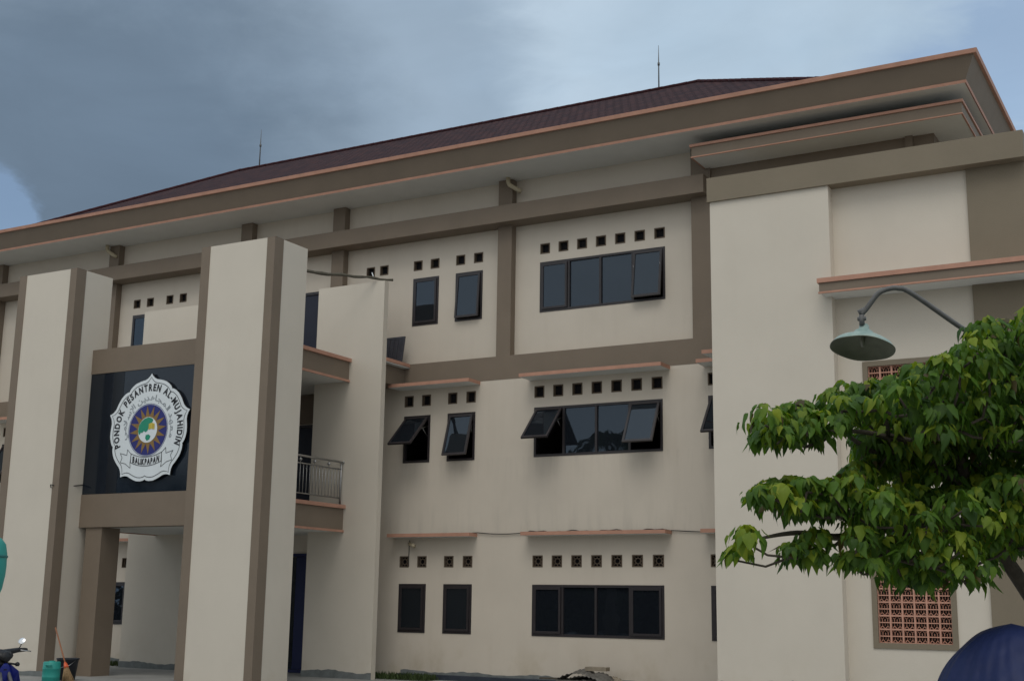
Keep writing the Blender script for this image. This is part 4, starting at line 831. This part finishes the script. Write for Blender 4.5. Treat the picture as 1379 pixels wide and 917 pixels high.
SP = [(-1.81,-15.47,2.73),(-1.62,-15.27,2.74),(-2.05,-16.01,2.83),(-1.75,-15.99,2.76),(-2.07,-15.59,3.01),(-1.69,-15.48,3.07),(-1.56,-15.68,2.95),(-1.98,-16.14,3),(-1.9,-16.08,2.74),(-1.7,-15.79,2.92),(-1.61,-15.72,2.84),(-1.64,-15.89,2.61),(-2.11,-15.54,2.72),(-1.79,-15.92,2.65),(-1.52,-15.6,2.82),(-1.91,-15.57,3.08),(-2.04,-15.5,2.91),(-1.9,-15.6,2.87),(-1.83,-15.81,2.95),(-1.89,-15.96,3.05),(-1.98,-15.57,2.7),(-1.77,-15.71,3.13),(-1.82,-15.47,3.03),(-2.07,-15.95,2.67),(-1.63,-15.62,2.73),(-1.63,-15.9,3.07),(-1.55,-15.5,3.09),(-1.91,-15.79,2.56),(-1.8,-15.38,2.93),(-2.16,-15.6,2.85),(-1.92,-16.05,2.88),(-1.88,-16.04,2.62),(-2.12,-15.96,3.01),(-1.91,-15.39,2.62),(-1.57,-15.3,2.99),(-2.18,-15.67,2.96),(-1.68,-15.41,2.96),(-1.67,-15.87,2.75),(-2.03,-15.76,2.6),(-1.52,-15.69,2.66),(-1.75,-15.32,2.82),(-1.25,-14.5,2.26),(-0.2,-14.13,2.4),(-1.79,-15.06,2.61),(-1.19,-14.62,2.55),(-1.78,-14.61,2.17),(-2.01,-14.53,2.75),(-0.98,-13.98,2.85),(-1.21,-14.74,2.91),(-1.37,-14.42,2.61),(-1.64,-14.44,2.25),(-1.53,-14.86,3.13),(-1.14,-14.42,2.39),(-0.79,-14.72,3.23),(-1.25,-14.12,3.07),(-1.03,-14.77,2.88),(-0.81,-14.03,3.14),(-1.7,-14.18,2.09),(-0.8,-14.39,2.3),(-1.87,-14.53,2.58),(-0.15,-13.8,2.86),(-0.39,-14.33,2.56),(-1.96,-15.27,2.68),(-2.18,-14.38,2.28),(-0.36,-13.81,3.56),(-1.7,-14.51,3.11),(-1.58,-14.53,2.57),(-0.53,-13.92,2.83),(-0.19,-14.22,3.39),(-1.54,-14.67,2.77),(-1.92,-14.87,2.22),(-1.05,-13.86,2.41),(-2.04,-15.29,2.9),(-1.38,-14.85,2.86),(-2.21,-15.08,2.59),(-1.16,-14.5,3.32),(-2.16,-14.7,3.03),(-1.55,-14.34,3.02),(-0.73,-13.93,3),(-1.98,-14.88,2.45),(-2.05,-15.17,2.17),(-0.36,-13.7,3.21),(-1.35,-14.92,3.04),(-1.11,-13.99,2.11),(-1.29,-13.98,2.65),(-0.73,-13.83,2.81),(-1.45,-14.27,2.39),(-0.6,-14.64,3.41),(-1.25,-14.49,2.75),(-1.79,-14.32,2.44),(-0.45,-14.33,2.98),(-1.85,-14.53,2.94),(-0.42,-14.47,3.47),(-0.16,-13.65,2.64),(-0.62,-14.4,3.09),(-0.67,-14.18,2.47),(-0.6,-13.97,2.27),(-0.49,-13.7,3.41),(-0.85,-14.5,2.76),(-0.96,-13.99,3.41),(-0.83,-14.57,3.45),(-2.16,-14.88,2.32),(-1.34,-14.5,3.37),(-1.66,-15.04,2.79),(-0.14,-13.81,2.22),(-0.26,-13.37,2.18),(-1.3,-14.33,3.2),(-1.29,-13.93,2.47),(-1.19,-14,2.9),(-1.51,-14.03,2.17),(-1.63,-15.03,2.43),(-0.7,-13.94,3.49),(-1.73,-14.31,2.84),(-1.39,-14.84,2.25),(-0.2,-13.85,3.18),(-0.75,-14.38,2.62),(-1.15,-14.97,3.35),(-1.41,-15.07,3.23),(-0.38,-14.05,2.76),(-1.06,-14.03,2.68),(-1.43,-14.78,2.44),(-0.27,-13.72,3.04),(-1.89,-14.54,3.15),(-0.8,-13.75,2.39),(-1.86,-15.04,2.98),(-0.73,-13.84,2.14),(-0.9,-14.3,2.1),(-1.52,-14.29,3.21),(-1.42,-14.24,2.93),(-1,-14.61,2.16),(-2.19,-14.67,2.55),(-0.94,-14.63,2.56),(-2.23,-14.61,2.1),(-1.06,-14.59,3.12),(-1.22,-14.49,2.05),(-0.53,-13.44,2.19),(-2.22,-14.6,2.79),(-0.97,-13.76,2.2),(-0.5,-14.43,2.69),(-1.7,-15.14,3.09),(-0.42,-14.51,3.14),(-0.33,-13.46,2.51),(-1.85,-14.76,2.39),(-0.26,-14.24,2.86),(-0.93,-14.33,3.06),(-0.59,-13.58,2.43),(-0.87,-13.89,2.65),(-0.36,-14.26,2.37),(-0.2,-13.62,3.38),(-1.34,-13.9,2.17),(-0.92,-14.83,3.29),(-0.57,-13.76,3.08),(-2.08,-14.43,2.12),(-0.67,-14.47,2.77),(-1.38,-14.56,2.07),(-0.48,-13.79,2.63),(-0.24,-14.24,3.55),(-0.14,-13.26,2.4),(-1.23,-14.89,3.17),(-1.52,-14.78,2.13),(-1.06,-14.63,2.73),(-0.47,-14.18,2.17),(-2.03,-14.58,2.95),(-0.77,-14.62,2.99),(-0.54,-14.51,3.26),(-1.66,-14.94,2.05),(-2.57,-16.52,2.74),(-2.07,-16.61,2.71),(-2.39,-16.33,2.71),(-2.39,-16.56,2.8),(-2.26,-16.65,2.68),(-2.49,-16.38,2.77),(-2.39,-16.7,2.71),(-2.29,-16.31,2.77),(-2.28,-16.6,2.78),(-2.23,-16.44,2.67),(-2.45,-16.87,2.73),(-2.54,-16.4,2.68),(-2.38,-16.58,2.65),(-2.15,-16.65,2.71),(-2.17,-16.3,2.78),(-2.5,-16.74,2.63),(-2.39,-16.83,2.62),(-2.39,-16.33,2.85),(-2.21,-16.21,2.92),(-2.03,-16.34,2.88),(-1.86,-16.42,2.85),(-1.92,-16.08,2.97),(-2.07,-16.54,2.84),(-2,-16.16,2.97),(-2.13,-16.15,2.98),(-1.31,-15.98,3.2),(-1.49,-15.1,2.99),(-1.65,-16.09,2.88),(-0.96,-16.44,3.2),(-0.62,-15.75,3.38),(-0.99,-15.45,3.33),(-0.48,-15.4,2.89),(-0.37,-16.02,3.28),(-1.84,-16.04,2.94),(-0.71,-16.2,2.73),(-0.81,-15.12,3.05),(-0.92,-15.02,2.89),(-0.03,-15.51,2.88),(-1.79,-15.57,2.84),(-1.71,-15.39,3.1),(-0.45,-15.43,3.15),(-1.4,-16.13,3.03),(-1.17,-15.84,3.02),(-0.81,-16.05,3.13),(-0.76,-15.16,2.9),(-0.46,-15.66,3.48),(-1.89,-15.5,3.08),(-1.08,-16.01,3.31),(-1.26,-16.47,2.76),(-0.55,-16.02,3.09),(-1.14,-16.25,3.16),(-1.1,-14.98,2.98),(-1.44,-16.41,2.72),(-1.06,-15.73,2.76),(0.03,-15.79,2.78),(-1.2,-16.34,2.64),(-0.32,-14.92,3.11),(-1.4,-15.12,3.23),(-1.59,-15.68,2.99),(-0.3,-15.44,2.77),(-0.71,-15.69,3.21),(-0.51,-15.04,3.13),(-0.63,-15.11,3.24),(-0.25,-15.27,3.22),(-1.67,-16.75,2.86),(-1.16,-15.28,3.37),(-1.06,-15.08,2.85),(0.07,-14.24,3.14),(-0.79,-15.96,2.69),(-1.53,-16.02,3.11),(-0.6,-15.48,2.79),(-0.09,-14.73,3.52),(-0.19,-15.62,3),(-0.25,-14.98,2.95),(-1.07,-16.07,3.14),(-1.29,-15.35,3.46),(-0.29,-16.07,3.37),(-1.35,-16.53,3.05),(-1.15,-15.11,3.08),(-1.21,-16.46,3.03),(-0.19,-14.69,3.21),(-0.69,-14.65,2.9),(-0.92,-15.94,2.78),(-1,-16.17,2.73),(-0.28,-15.74,2.96),(-1.26,-16.05,3.04),(-0.37,-15.71,3.18),(-0.78,-16.25,2.96),(-0.16,-14.85,3.36),(-0.79,-16.08,3.25),(-0.58,-14.72,2.92),(-0.08,-14.92,2.87),(-1.11,-15.32,3.55),(-0.01,-15.4,3.28),(0.03,-14.48,3.28),(-0.4,-15.07,3.6),(-0.19,-15.84,3.16),(-1.65,-16.56,2.79),(-0.57,-15.25,3.42),(-0.04,-15.66,3.06),(-1.49,-15.38,3.18),(-0.75,-15.6,2.75),(-1.03,-15.71,3.01),(-0.28,-15.48,3.41),(-0.39,-16,2.95),(-1.21,-16.48,2.89),(-0.29,-14.8,3.43),(-1.59,-15.42,3.27),(-0.07,-14.54,3.37),(-0.72,-14.98,3.15),(-0.53,-14.98,3.3),(-0.21,-14.78,3.67),(-1.41,-15.28,3.08),(-0.97,-16.17,2.84),(-1.33,-15.46,3.33),(-0.76,-15.54,3.03),(-0.87,-15.85,2.91),(-1.33,-16.01,2.83),(-1,-15.53,3.18),(-0.15,-14.51,3.07),(-1.03,-15.59,2.91),(-0.14,-15.28,3.46),(-0.2,-14.74,2.88),(-0.81,-16.41,3.3),(-1.22,-16.41,3.25),(-1.57,-15.5,2.89),(0.01,-14.96,3.24),(-0.9,-15.11,3.53),(-0.57,-16.05,2.96),(-1.04,-14.97,3.34),(-1.49,-16.29,2.92),(-1.62,-15.88,2.8),(-0.91,-15.5,3.53),(-0.35,-14.84,2.85),(-0.93,-16.45,3.32),(-0.78,-15.15,3.25),(-0.48,-15.91,2.8),(-1.69,-15.77,3.13),(-0.97,-15.85,3.35),(-1.29,-15.49,2.79),(-1.33,-15.48,2.91),(-0.63,-16.12,3.22),(-1.47,-15.6,2.98),(-1.25,-15.93,2.77),(-0.85,-15.61,3.31),(-0.05,-14.31,3.14),(-1.27,-15.83,2.94),(-0.4,-15.49,3.42),(-1.35,-15.61,3.18),(-1.23,-15.09,3.26),(-0.9,-16,3.02),(-0.14,-15.92,2.86),(-0.08,-15.7,3.52),(-1.45,-15.85,2.74),(-0.7,-15.13,3.36),(-0.65,-15.05,3.01),(-1.02,-15.26,3.08),(-0.27,-15.57,3.53),(0.04,-15.79,2.92),(-1.61,-16.41,3.02),(-0.3,-14.76,3.29),(-0.11,-15.69,2.78),(-1.62,-15.16,2.83),(-1.1,-16.31,2.75),(-1.49,-15.08,2.83),(0.15,-14.69,2.92),(-0.93,-15.13,3.21),(-0.24,-15.88,3.28),(-0.03,-15.78,3.3),(-0.93,-15.66,2.72),(-0.67,-15.66,2.9),(-0.8,-16.3,2.84),(-0.28,-15.74,3.09),(-1.27,-15.17,3.12),(-1.39,-16.14,2.91),(-1.73,-16.1,3),(-0.35,-14.8,3.57),(-0.93,-16.41,3.01),(-1.18,-15.35,2.83),(-0.47,-14.58,2.9),(-0.52,-15.53,3.02),(-1.2,-14.91,2.8),(-0.76,-15.32,3.59),(-0.89,-15.4,3.02),(-0.48,-14.91,2.95),(-1.14,-15.59,2.95),(-0.74,-15.52,3.43),(-1.1,-16.33,2.89),(-1.21,-15.65,3.2),(-0.55,-14.83,3.59),(-0.61,-15.61,3.22),(-0.08,-15.18,3.08),(-0.39,-15.23,3.29),(-0.41,-15.22,3.08),(-1.37,-16.54,2.93),(-0.53,-14.61,3.09),(-0.63,-15.95,2.72),(-0.18,-15.34,3.33),(-0.81,-15.72,2.83),(-1.73,-15.34,2.93),(-1.5,-16.57,2.76),(-0.1,-15.69,3.23),(-1.49,-16.6,2.62),(-0.45,-14.59,3.33),(0.05,-15.63,3.14),(-1.01,-15.23,3.51),(-0.33,-15.87,2.83),(-0.66,-16.31,3.33),(-1.23,-15.94,3.31),(-0.12,-15.84,3.34),(-0.91,-14.91,3.43),(-1.28,-15.1,2.92),(-0.17,-15.23,3.15),(-0,-15.12,3.44),(-0.52,-16.02,3.32),(-0.43,-16.13,3.39),(-0.37,-15.24,2.88),(-1.91,-15.59,2.91),(-0.31,-14.77,3.73),(-0.72,-15.94,3.04),(-1.64,-16.27,2.72),(-1.11,-16.26,3.01),(-0.78,-15.02,3.51),(0.18,-14.22,3.01),(-0.88,-16.36,3.12),(-1.51,-16.64,2.91),(0.12,-15.76,2.85),(-1.43,-16.66,3.03),(-1.44,-15.98,3.2),(-1.42,-15.2,3.47),(-1.06,-15.68,3.26),(-1.44,-15.56,2.86),(0.01,-14.41,2.96),(-0.12,-15.94,3.04),(0.05,-15.08,2.96),(-0.54,-15.99,3.21),(-1.8,-16.02,2.83),(-0.05,-14.84,3.64),(-0.62,-14.75,3.48),(-0.12,-14.97,2.99),(-0.44,-14.94,3.44),(-1.25,-16.57,3.13),(-1.65,-15.59,2.73),(-0.85,-15.9,3.4),(-0.7,-16.19,2.87),(-1.5,-15.2,3.33),(-0.77,-14.91,2.81),(-1.06,-16.38,2.63),(-0.66,-14.86,3.62),(-1.17,-15.78,2.74),(-2.16,-15.62,2.63),(-1.82,-15.22,2.8),(-1.02,-14.56,2.75),(-1.19,-14.78,2.72),(-1.75,-15.02,2.65),(-1.9,-15.96,2.32),(-1.69,-14.98,2.49),(-2.02,-15.28,2.4),(-1.28,-14.96,2.43),(-1.07,-15.08,2.52),(-1.97,-15.23,2.6),(-1.77,-15.7,2.72),(-1.91,-15.14,2.5),(-1.58,-15.84,2.67),(-0.66,-14.91,2.49),(-2.05,-15.71,2.74),(-1.83,-15.39,2.33),(-1.48,-15.17,2.53),(-1.91,-15.83,2.56),(-0.45,-14.81,2.52),(-2.22,-15.18,2.7),(-1.2,-15.44,2.44),(-0.25,-15.06,2.72),(-1.69,-15.29,2.37),(-1.1,-15.11,2.75),(-1.77,-15.42,2.64),(-1.58,-14.97,2.7),(-1.67,-15.77,2.45),(-1.37,-15.03,2.7),(-0.99,-15.46,2.68),(-0.45,-14.15,2.75),(-1,-15.52,2.52),(-1.55,-14.65,2.47),(-2.08,-15.25,2.82),(-0.27,-14.5,2.65),(-1.42,-15.58,2.6),(-0.55,-15.16,2.44),(-2.07,-15.85,2.38),(-1.63,-15.37,2.75),(-0.42,-15.13,2.61),(-1.57,-15.14,2.39),(-2.17,-15.24,2.53),(-0.45,-15.13,2.75),(-2.01,-16.06,2.64),(-1.31,-15.56,2.49),(-0.68,-15.32,2.59),(-1.4,-15.09,2.43),(-0.86,-14.45,2.47),(-1.54,-15.52,2.53),(-1.18,-15.58,2.65),(-0.82,-15.3,2.68),(-2.1,-16.06,2.48),(-0.96,-14.8,2.61),(-1.57,-15.66,2.35),(-1.32,-14.61,2.74),(-0.75,-14.34,2.8),(-0.59,-14.18,2.78),(-0.55,-14.29,2.58),(-0.61,-14.62,2.67),(-1.03,-15.42,2.39),(-0.75,-14.68,2.63),(-1.36,-15.63,2.7),(-1.23,-15.14,2.66),(-1.13,-14.52,2.66),(-1.18,-14.71,2.48),(-1.51,-14.69,2.64),(-0.31,-14.81,2.41),(-0.33,-14.08,2.71),(-1.35,-15.08,2.56),(-2.27,-15.15,2.85),(-0.72,-14.27,2.48),(-0.41,-14.35,2.53),(-1.88,-14.96,2.4),(-1.89,-15.61,2.45),(-0.35,-14.11,2.85),(-0.87,-14.99,2.45),(-1.67,-15.83,2.58),(-0.65,-14.68,2.8),(-0.41,-14.56,2.76),(-1.89,-15.61,2.67),(-1.45,-15.6,2.43),(-1.87,-15.86,2.78),(-2.05,-15.44,2.6),(-1.48,-15.11,2.79),(-1.3,-14.7,2.57),(-0.54,-15.01,2.58),(-0.78,-15.24,2.51),(-1.6,-14.8,2.56),(-0.88,-14.68,2.72),(-2.19,-15.64,2.75),(-2.01,-15.94,2.53),(-1.91,-14.97,2.72),(-1.76,-14.9,2.83),(-1.01,-14.37,2.57),(-1.37,-15.59,2.35),(-0.47,-14.64,2.65),(-1.27,-15.35,2.74),(-0.3,-15.07,2.6),(-0.72,-15.24,2.74),(-1.12,-15.38,2.56),(-2.28,-15.07,2.42),(-0.75,-14.26,2.61),(-1.97,-15.06,2.84),(-1.69,-15.78,2.3),(-1.76,-15.26,2.52),(-0.9,-14.37,2.65),(-2.21,-15.62,2.48),(-2.33,-15.25,2.57),(-2.01,-14.94,2.38),(-1.7,-14.75,2.39),(-2.09,-15.02,2.73),(-0.61,-15.25,2.7),(-1.77,-15.9,2.33),(-0.92,-14.39,2.85),(-0.53,-14.47,2.44),(-1.48,-15.73,2.68),(-0.29,-14.34,2.48),(-0.88,-15.37,2.51),(-2.2,-16.54,2.27),(-2.32,-16.8,2.27),(-1.94,-16.66,2.26),(-2.36,-16.48,2.21),(-2.46,-16.7,2.24),(-2.08,-16.36,2.41),(-2.03,-16.36,2.25),(-2.1,-16.43,2.32),(-1.96,-16.72,2.33),(-2.13,-16.7,2.18),(-2.21,-16.86,2.32),(-2.04,-16.61,2.22),(-2.59,-16.64,2.28),(-2.36,-16.96,2.27),(-2.08,-16.76,2.31),(-2.42,-16.53,2.34),(-2.33,-16.42,2.32),(-2.21,-16.72,2.2),(-2.46,-16.92,2.28),(-2.16,-16.37,2.22),(-2.5,-16.61,2.33),(-2.29,-16.38,2.23),(-2.44,-16.5,2.22),(-2.21,-16.34,2.35),(-2.05,-16.29,2.34),(-2.24,-16.9,2.2),(-2.53,-17.03,2.02),(-2.63,-16.9,1.92),(-2.29,-16.72,1.96),(-2.24,-16.63,2.01),(-2.22,-16.66,1.92),(-2.32,-16.87,1.94),(-2.38,-16.58,1.91),(-2,-16.19,2.08),(-1.91,-16.65,2.14),(-1.41,-15.28,2.03),(-1.43,-16.53,1.85),(-1.53,-15.92,2.02),(-0.88,-16.24,2.09),(-1.54,-16.08,1.89),(-1.8,-15.88,1.88),(-0.23,-14.74,2.43),(-1.3,-15.33,2.22),(-0.34,-15.51,2.25),(-1.77,-16.62,2.12),(-1.11,-15.1,2.38),(-0.91,-15.26,2.31),(-1.33,-16.42,1.86),(-0.8,-15.89,2.17),(-0.45,-15.74,2.25),(-1.52,-16.42,2.17),(-1.27,-16.17,1.97),(-0.19,-15,2.17),(-0.82,-16.07,2),(-1.86,-16.39,1.99),(-1.27,-16.44,2.13),(-1.92,-15.68,2.3),(-0.66,-15.43,2.28),(-2.08,-15.77,2.24),(-1.28,-15.57,2.03),(-1.16,-16.24,2.18),(-1.67,-15.43,2.3),(-1.71,-16.55,1.92),(-1.02,-16.04,2.21),(-1.13,-15.45,2.2),(-1.93,-15.44,1.94),(-1.83,-15.67,2.16),(-0.18,-15.48,2.3),(-1.01,-15.77,2.34),(-1.94,-16.03,1.84),(-0.45,-15.04,2.36),(-1.66,-16.1,2.05),(-2.16,-15.61,1.96),(-1.1,-15.25,2.05),(-0.31,-14.89,2.51),(-1.1,-16.37,2.34),(-1.64,-16.43,1.79),(-1.34,-16.29,2.25),(-1.41,-15.85,2.22),(-1.59,-15.53,2.11),(-0.53,-15.49,2.44),(-1.49,-15.52,2.01),(-0.79,-15.81,2.37),(-1.47,-16.15,2.28),(-1.7,-16.32,2.21),(-1.25,-15.61,2.39),(-0.83,-15.52,2.03),(-1.86,-16.08,2.17),(-1.8,-15.99,1.99),(-1.48,-16.01,1.79),(-0.44,-14.86,2.2),(-0.27,-15.92,2.09),(-1.12,-15.9,2.1),(-2.2,-15.8,2.08),(-1.18,-16.2,2.06),(-0.5,-15.89,2.08),(-0.9,-15.04,2.2),(-1.53,-15.52,2.35),(-1.59,-15.46,1.84),(-1.72,-15.31,1.9),(-1.78,-15.55,1.97),(-0.54,-15.33,2.1),(-0.1,-15.11,2.1),(-1.6,-16.55,2.01),(-1.42,-16.53,1.98),(-1.4,-15.41,2.3),(-0.68,-15.47,2.13),(-0.73,-15.19,2.39),(-0.27,-15.98,2.41),(-0.39,-15.87,2.09),(-2.01,-16.62,1.89),(-0.55,-15.85,2.33),(-0.72,-14.88,2.26),(-0.97,-16.31,1.99),(-2.02,-15.88,2.01),(-0.67,-16.18,2.24),(-1.37,-15.97,2.1),(-0.9,-15.74,2.26),(-0.93,-16.22,2.29),(-1.24,-16.18,2.35),(-1.67,-16.01,1.93),(-1.97,-16.69,2.01),(-1.04,-15.06,2.25),(-1.88,-16.7,1.85),(-1.86,-16.27,2.29),(-1.79,-16.79,2.21),(-1.65,-15.85,2.2),(-1.44,-16.23,2.14),(-1.21,-15.47,2.3),(-1.14,-15.94,2.31),(-0.54,-14.96,2.47),(-0.79,-15.44,2.23),(-1.01,-15.84,2.11),(-0.14,-15.67,2.06),(-1.95,-15.64,2.07),(-2.18,-16.1,1.92),(-0.7,-15.97,2.02),(-0.35,-15.26,2.1),(-0.35,-15.34,2.42),(-0.39,-15.92,2.38),(-0.57,-16.02,2.18),(-0.29,-14.62,2.28),(-0.69,-15.93,2.15),(-1.76,-16.41,1.79),(-1.57,-16.67,2.12),(-0.27,-15.38,2.18),(-0.83,-15.16,2.47),(-0.3,-14.6,2.13),(-1.16,-15.37,2.44),(-1.39,-16.58,2.21),(-0.57,-14.89,2.21),(-1.73,-15.49,2.13),(-1.92,-15.51,1.8),(-1.5,-15.25,2.13),(-0.56,-15.23,2.33),(-0.91,-15.55,2.11),(-1.65,-15.94,1.8),(-2.01,-16.24,1.92),(-0.81,-14.95,2.09),(-1,-15.07,2.07),(-1.43,-15.84,1.9),(-0.63,-16.19,2.37),(-2.07,-16.35,2.14),(-0.34,-14.91,2.35),(-2,-16.24,2.23),(-1.24,-15.21,2.08),(-0.22,-15.95,2.22),(-1.56,-16.53,1.89)]
fol = MB(); tones = []
rnd = random.Random(11)
LV = [(0, 0), (.22, -.10), (.37, .10), (.37, .36), (.23, .70), (0, 1.2), (-.23, .70), (-.37, .36), (-.37, .10), (-.22, -.10)]
def leaf(p, d, nrm, size, tone):
    d = d.normalized(); nrm = (nrm-d*nrm.dot(d)).normalized(); r_ = d.cross(nrm)
    i0 = len(fol.v); cv = -rnd.uniform(-.1, .6); wj = rnd.uniform(.7, 1.25); bd = rnd.uniform(-.3, .3)
    for (u, v) in LV:
        fold = -.22*abs(u); curl = cv*v*v
        fol.v.append(tuple(p+r_*(u*size*wj)+d*(v*size)+nrm*((fold+curl+rnd.uniform(-.07, .07))*size)+r_*(bd*v*v*size)))
        tones.append(tone)
    fol.v.append(tuple(p+d*(.45*size)+nrm*(.02*size))); tones.append(tone)
    c = i0+10
    for k_ in range(10):
        fol.f.append((c, i0+k_, i0+(k_+1) % 10)); fol.m.append(0); fol.smooth.add(len(fol.f)-1)
fol.mi(leafm)
nodes = [Vector(h) for h in HUB]; par = [None]*len(nodes); cnt = [0]*len(nodes)
rest = sorted([Vector(p)-Vector((0, 0, .04)) for p in SP], key=lambda c: min((c-h).length for h in nodes[:len(HUB)]))
rootd = [0.0]*len(nodes)
for c in rest:
    k = min(range(len(nodes)), key=lambda i: (nodes[i]-c).length*1.0+rootd[i]*.35)
    nodes.append(c); par.append(k); cnt.append(1); rootd.append(rootd[k]+(nodes[k]-c).length)
    while k is not None: cnt[k] += 1; k = par[k]
for i, c in enumerate(nodes):
    if par[i] is None: continue
    p_ = nodes[par[i]]; L_ = (c-p_).length; m_ = p_.lerp(c, .5)+Vector((rnd.uniform(-.1, .1), rnd.uniform(-.1, .1), rnd.uniform(-.14, .02)))*L_
    ra = .0045+.0022*math.sqrt(cnt[i]); s.tube([p_, m_, c], [ra*1.25, ra*1.1, ra], bark, 5)
for (x, y, z) in SP:
    c = Vector((x, y, z))
    bt_ = rnd.uniform(.32, .72); nl = rnd.randint(28, 44); R0 = rnd.uniform(.075, .15); szf = rnd.uniform(.85, 1.15)
    for i in range(nl):
        a = rnd.uniform(0, 2*math.pi); e = rnd.uniform(-.35, 1)       # over an umbrella-shaped spray
        ro = R0*math.sqrt(max(0, 1-max(e, 0)**2))*rnd.uniform(.55, 1.1)
        p = c+Vector((ro*math.cos(a), ro*math.sin(a), e*R0*.62))
        droop = rnd.uniform(.9, 2.6) if e < .5 else rnd.uniform(.4, 1.5)
        d = Vector((math.cos(a), math.sin(a), -droop)); nrm = Vector((math.cos(a)*.9, math.sin(a)*.9, .8))+Vector((rnd.uniform(-.5, .5), rnd.uniform(-.5, .5), rnd.uniform(-.2, .4)))
        tone = min(.999, max(.06, bt_*.75+.30*max(e, 0)+rnd.uniform(-.28, .28)))  # upper leaves of each spray coloured lighter, light from above put into the tone
        if rnd.random() < .02: tone = .015
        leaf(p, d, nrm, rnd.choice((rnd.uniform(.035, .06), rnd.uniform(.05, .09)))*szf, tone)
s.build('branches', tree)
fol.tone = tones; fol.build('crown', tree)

# ------------------------------------------------------------------ palm and unseen added trees behind the photographer (mirrored in the windows)
def back_tree(x, y, h, w_, seed, label, palm=False):
    rnd = random.Random(seed); t = thing('palm_tree' if palm else 'added_tree', label, 'tree', (x, y, 0))
    s = MB(); s.tube([(x, y, 0), (x+.2, y, h*.4), (x+.1, y+.2, h*(.97 if palm else .7))], [.28, .2, .13], bark, 8); s.build('trunk', t)
    s = MB()
    if palm:
        for k in range(20):
            a = k*2.4; el = rnd.uniform(-.2, 1.0); P = []
            for i in range(9): u = i/8; P.append(Vector((x+.1+math.cos(a)*3.0*u, y+.2+math.sin(a)*3.0*u, h+el*2.2*u-2.6*u*u)))
            s.tube(P, [.035-.003*i for i in range(9)], weed_m, 4); sv = Vector((-math.sin(a), math.cos(a), 0))
            for i in range(1, 9):
                for sg in (-1, 1):
                    for q in (0, .5):
                        b_ = P[i-1].lerp(P[i], q); tip = b_+sv*sg*.65*(1-.5*i/8)+(P[i]-P[i-1])*1.0+Vector((0, 0, -.3)); s.face([b_-Vector((0, 0, .05)), b_+Vector((0, 0, .05)), tip], weed_m)
    else:
        for k in range(3200):
            a, b_ = rnd.uniform(0, 6.28), rnd.uniform(-1, 1); rr = rnd.uniform(.75, 1)*(1+.25*math.sin(3*a+seed)+.2*math.sin(5*b_+a*2))
            c = Vector((x+w_*rr*math.cos(a)*math.sqrt(1-b_*b_), y+w_*rr*math.sin(a)*math.sqrt(1-b_*b_), max(.3, h*.5+b_*h*.5*rr))); q = Vector((rnd.uniform(-1, 1), rnd.uniform(-1, 1), rnd.uniform(-1, 1))).normalized()*.6; w2 = q.orthogonal().normalized()*.45
            s.face([c-q, c+w2, c+q, c-w2], weed_m)
    s.build('crown', t)
BT = [(-70, -50, 10, 7), (-60, -46, 9, 6), (-50, -50, 11, 7), (-41, -46, 8.5, 6), (-32, -50, 10, 6.5), (-23, -47, 9, 6), (-14, -50, 10, 6), (-4, -48, 9, 6), (7, -48, 10, 7)]  # unseen tree row, added so the ground-floor windows reflect dark
for i, (x, y, h, w_) in enumerate(BT): back_tree(x, y, h, w_, i, 'unseen tree added to darken window reflections, number of the row counted along the wall'.split(',')[0]+[' opposite the left end', ' left of the palm', ' with the tallest crown', ' with a low crown', ' opposite the entrance', ' right of the entrance', ' behind the photographer', ' opposite the corner block', ' at the right end of the row'][i])
for o_ in COL.objects:
    if o_.name.startswith('added_tree'): o_['group'] = 'trees added for reflections'
back_tree(-25.4, -30, 9.2, 3, 50, 'tall palm across the yard whose fronds reflect in a window', True)
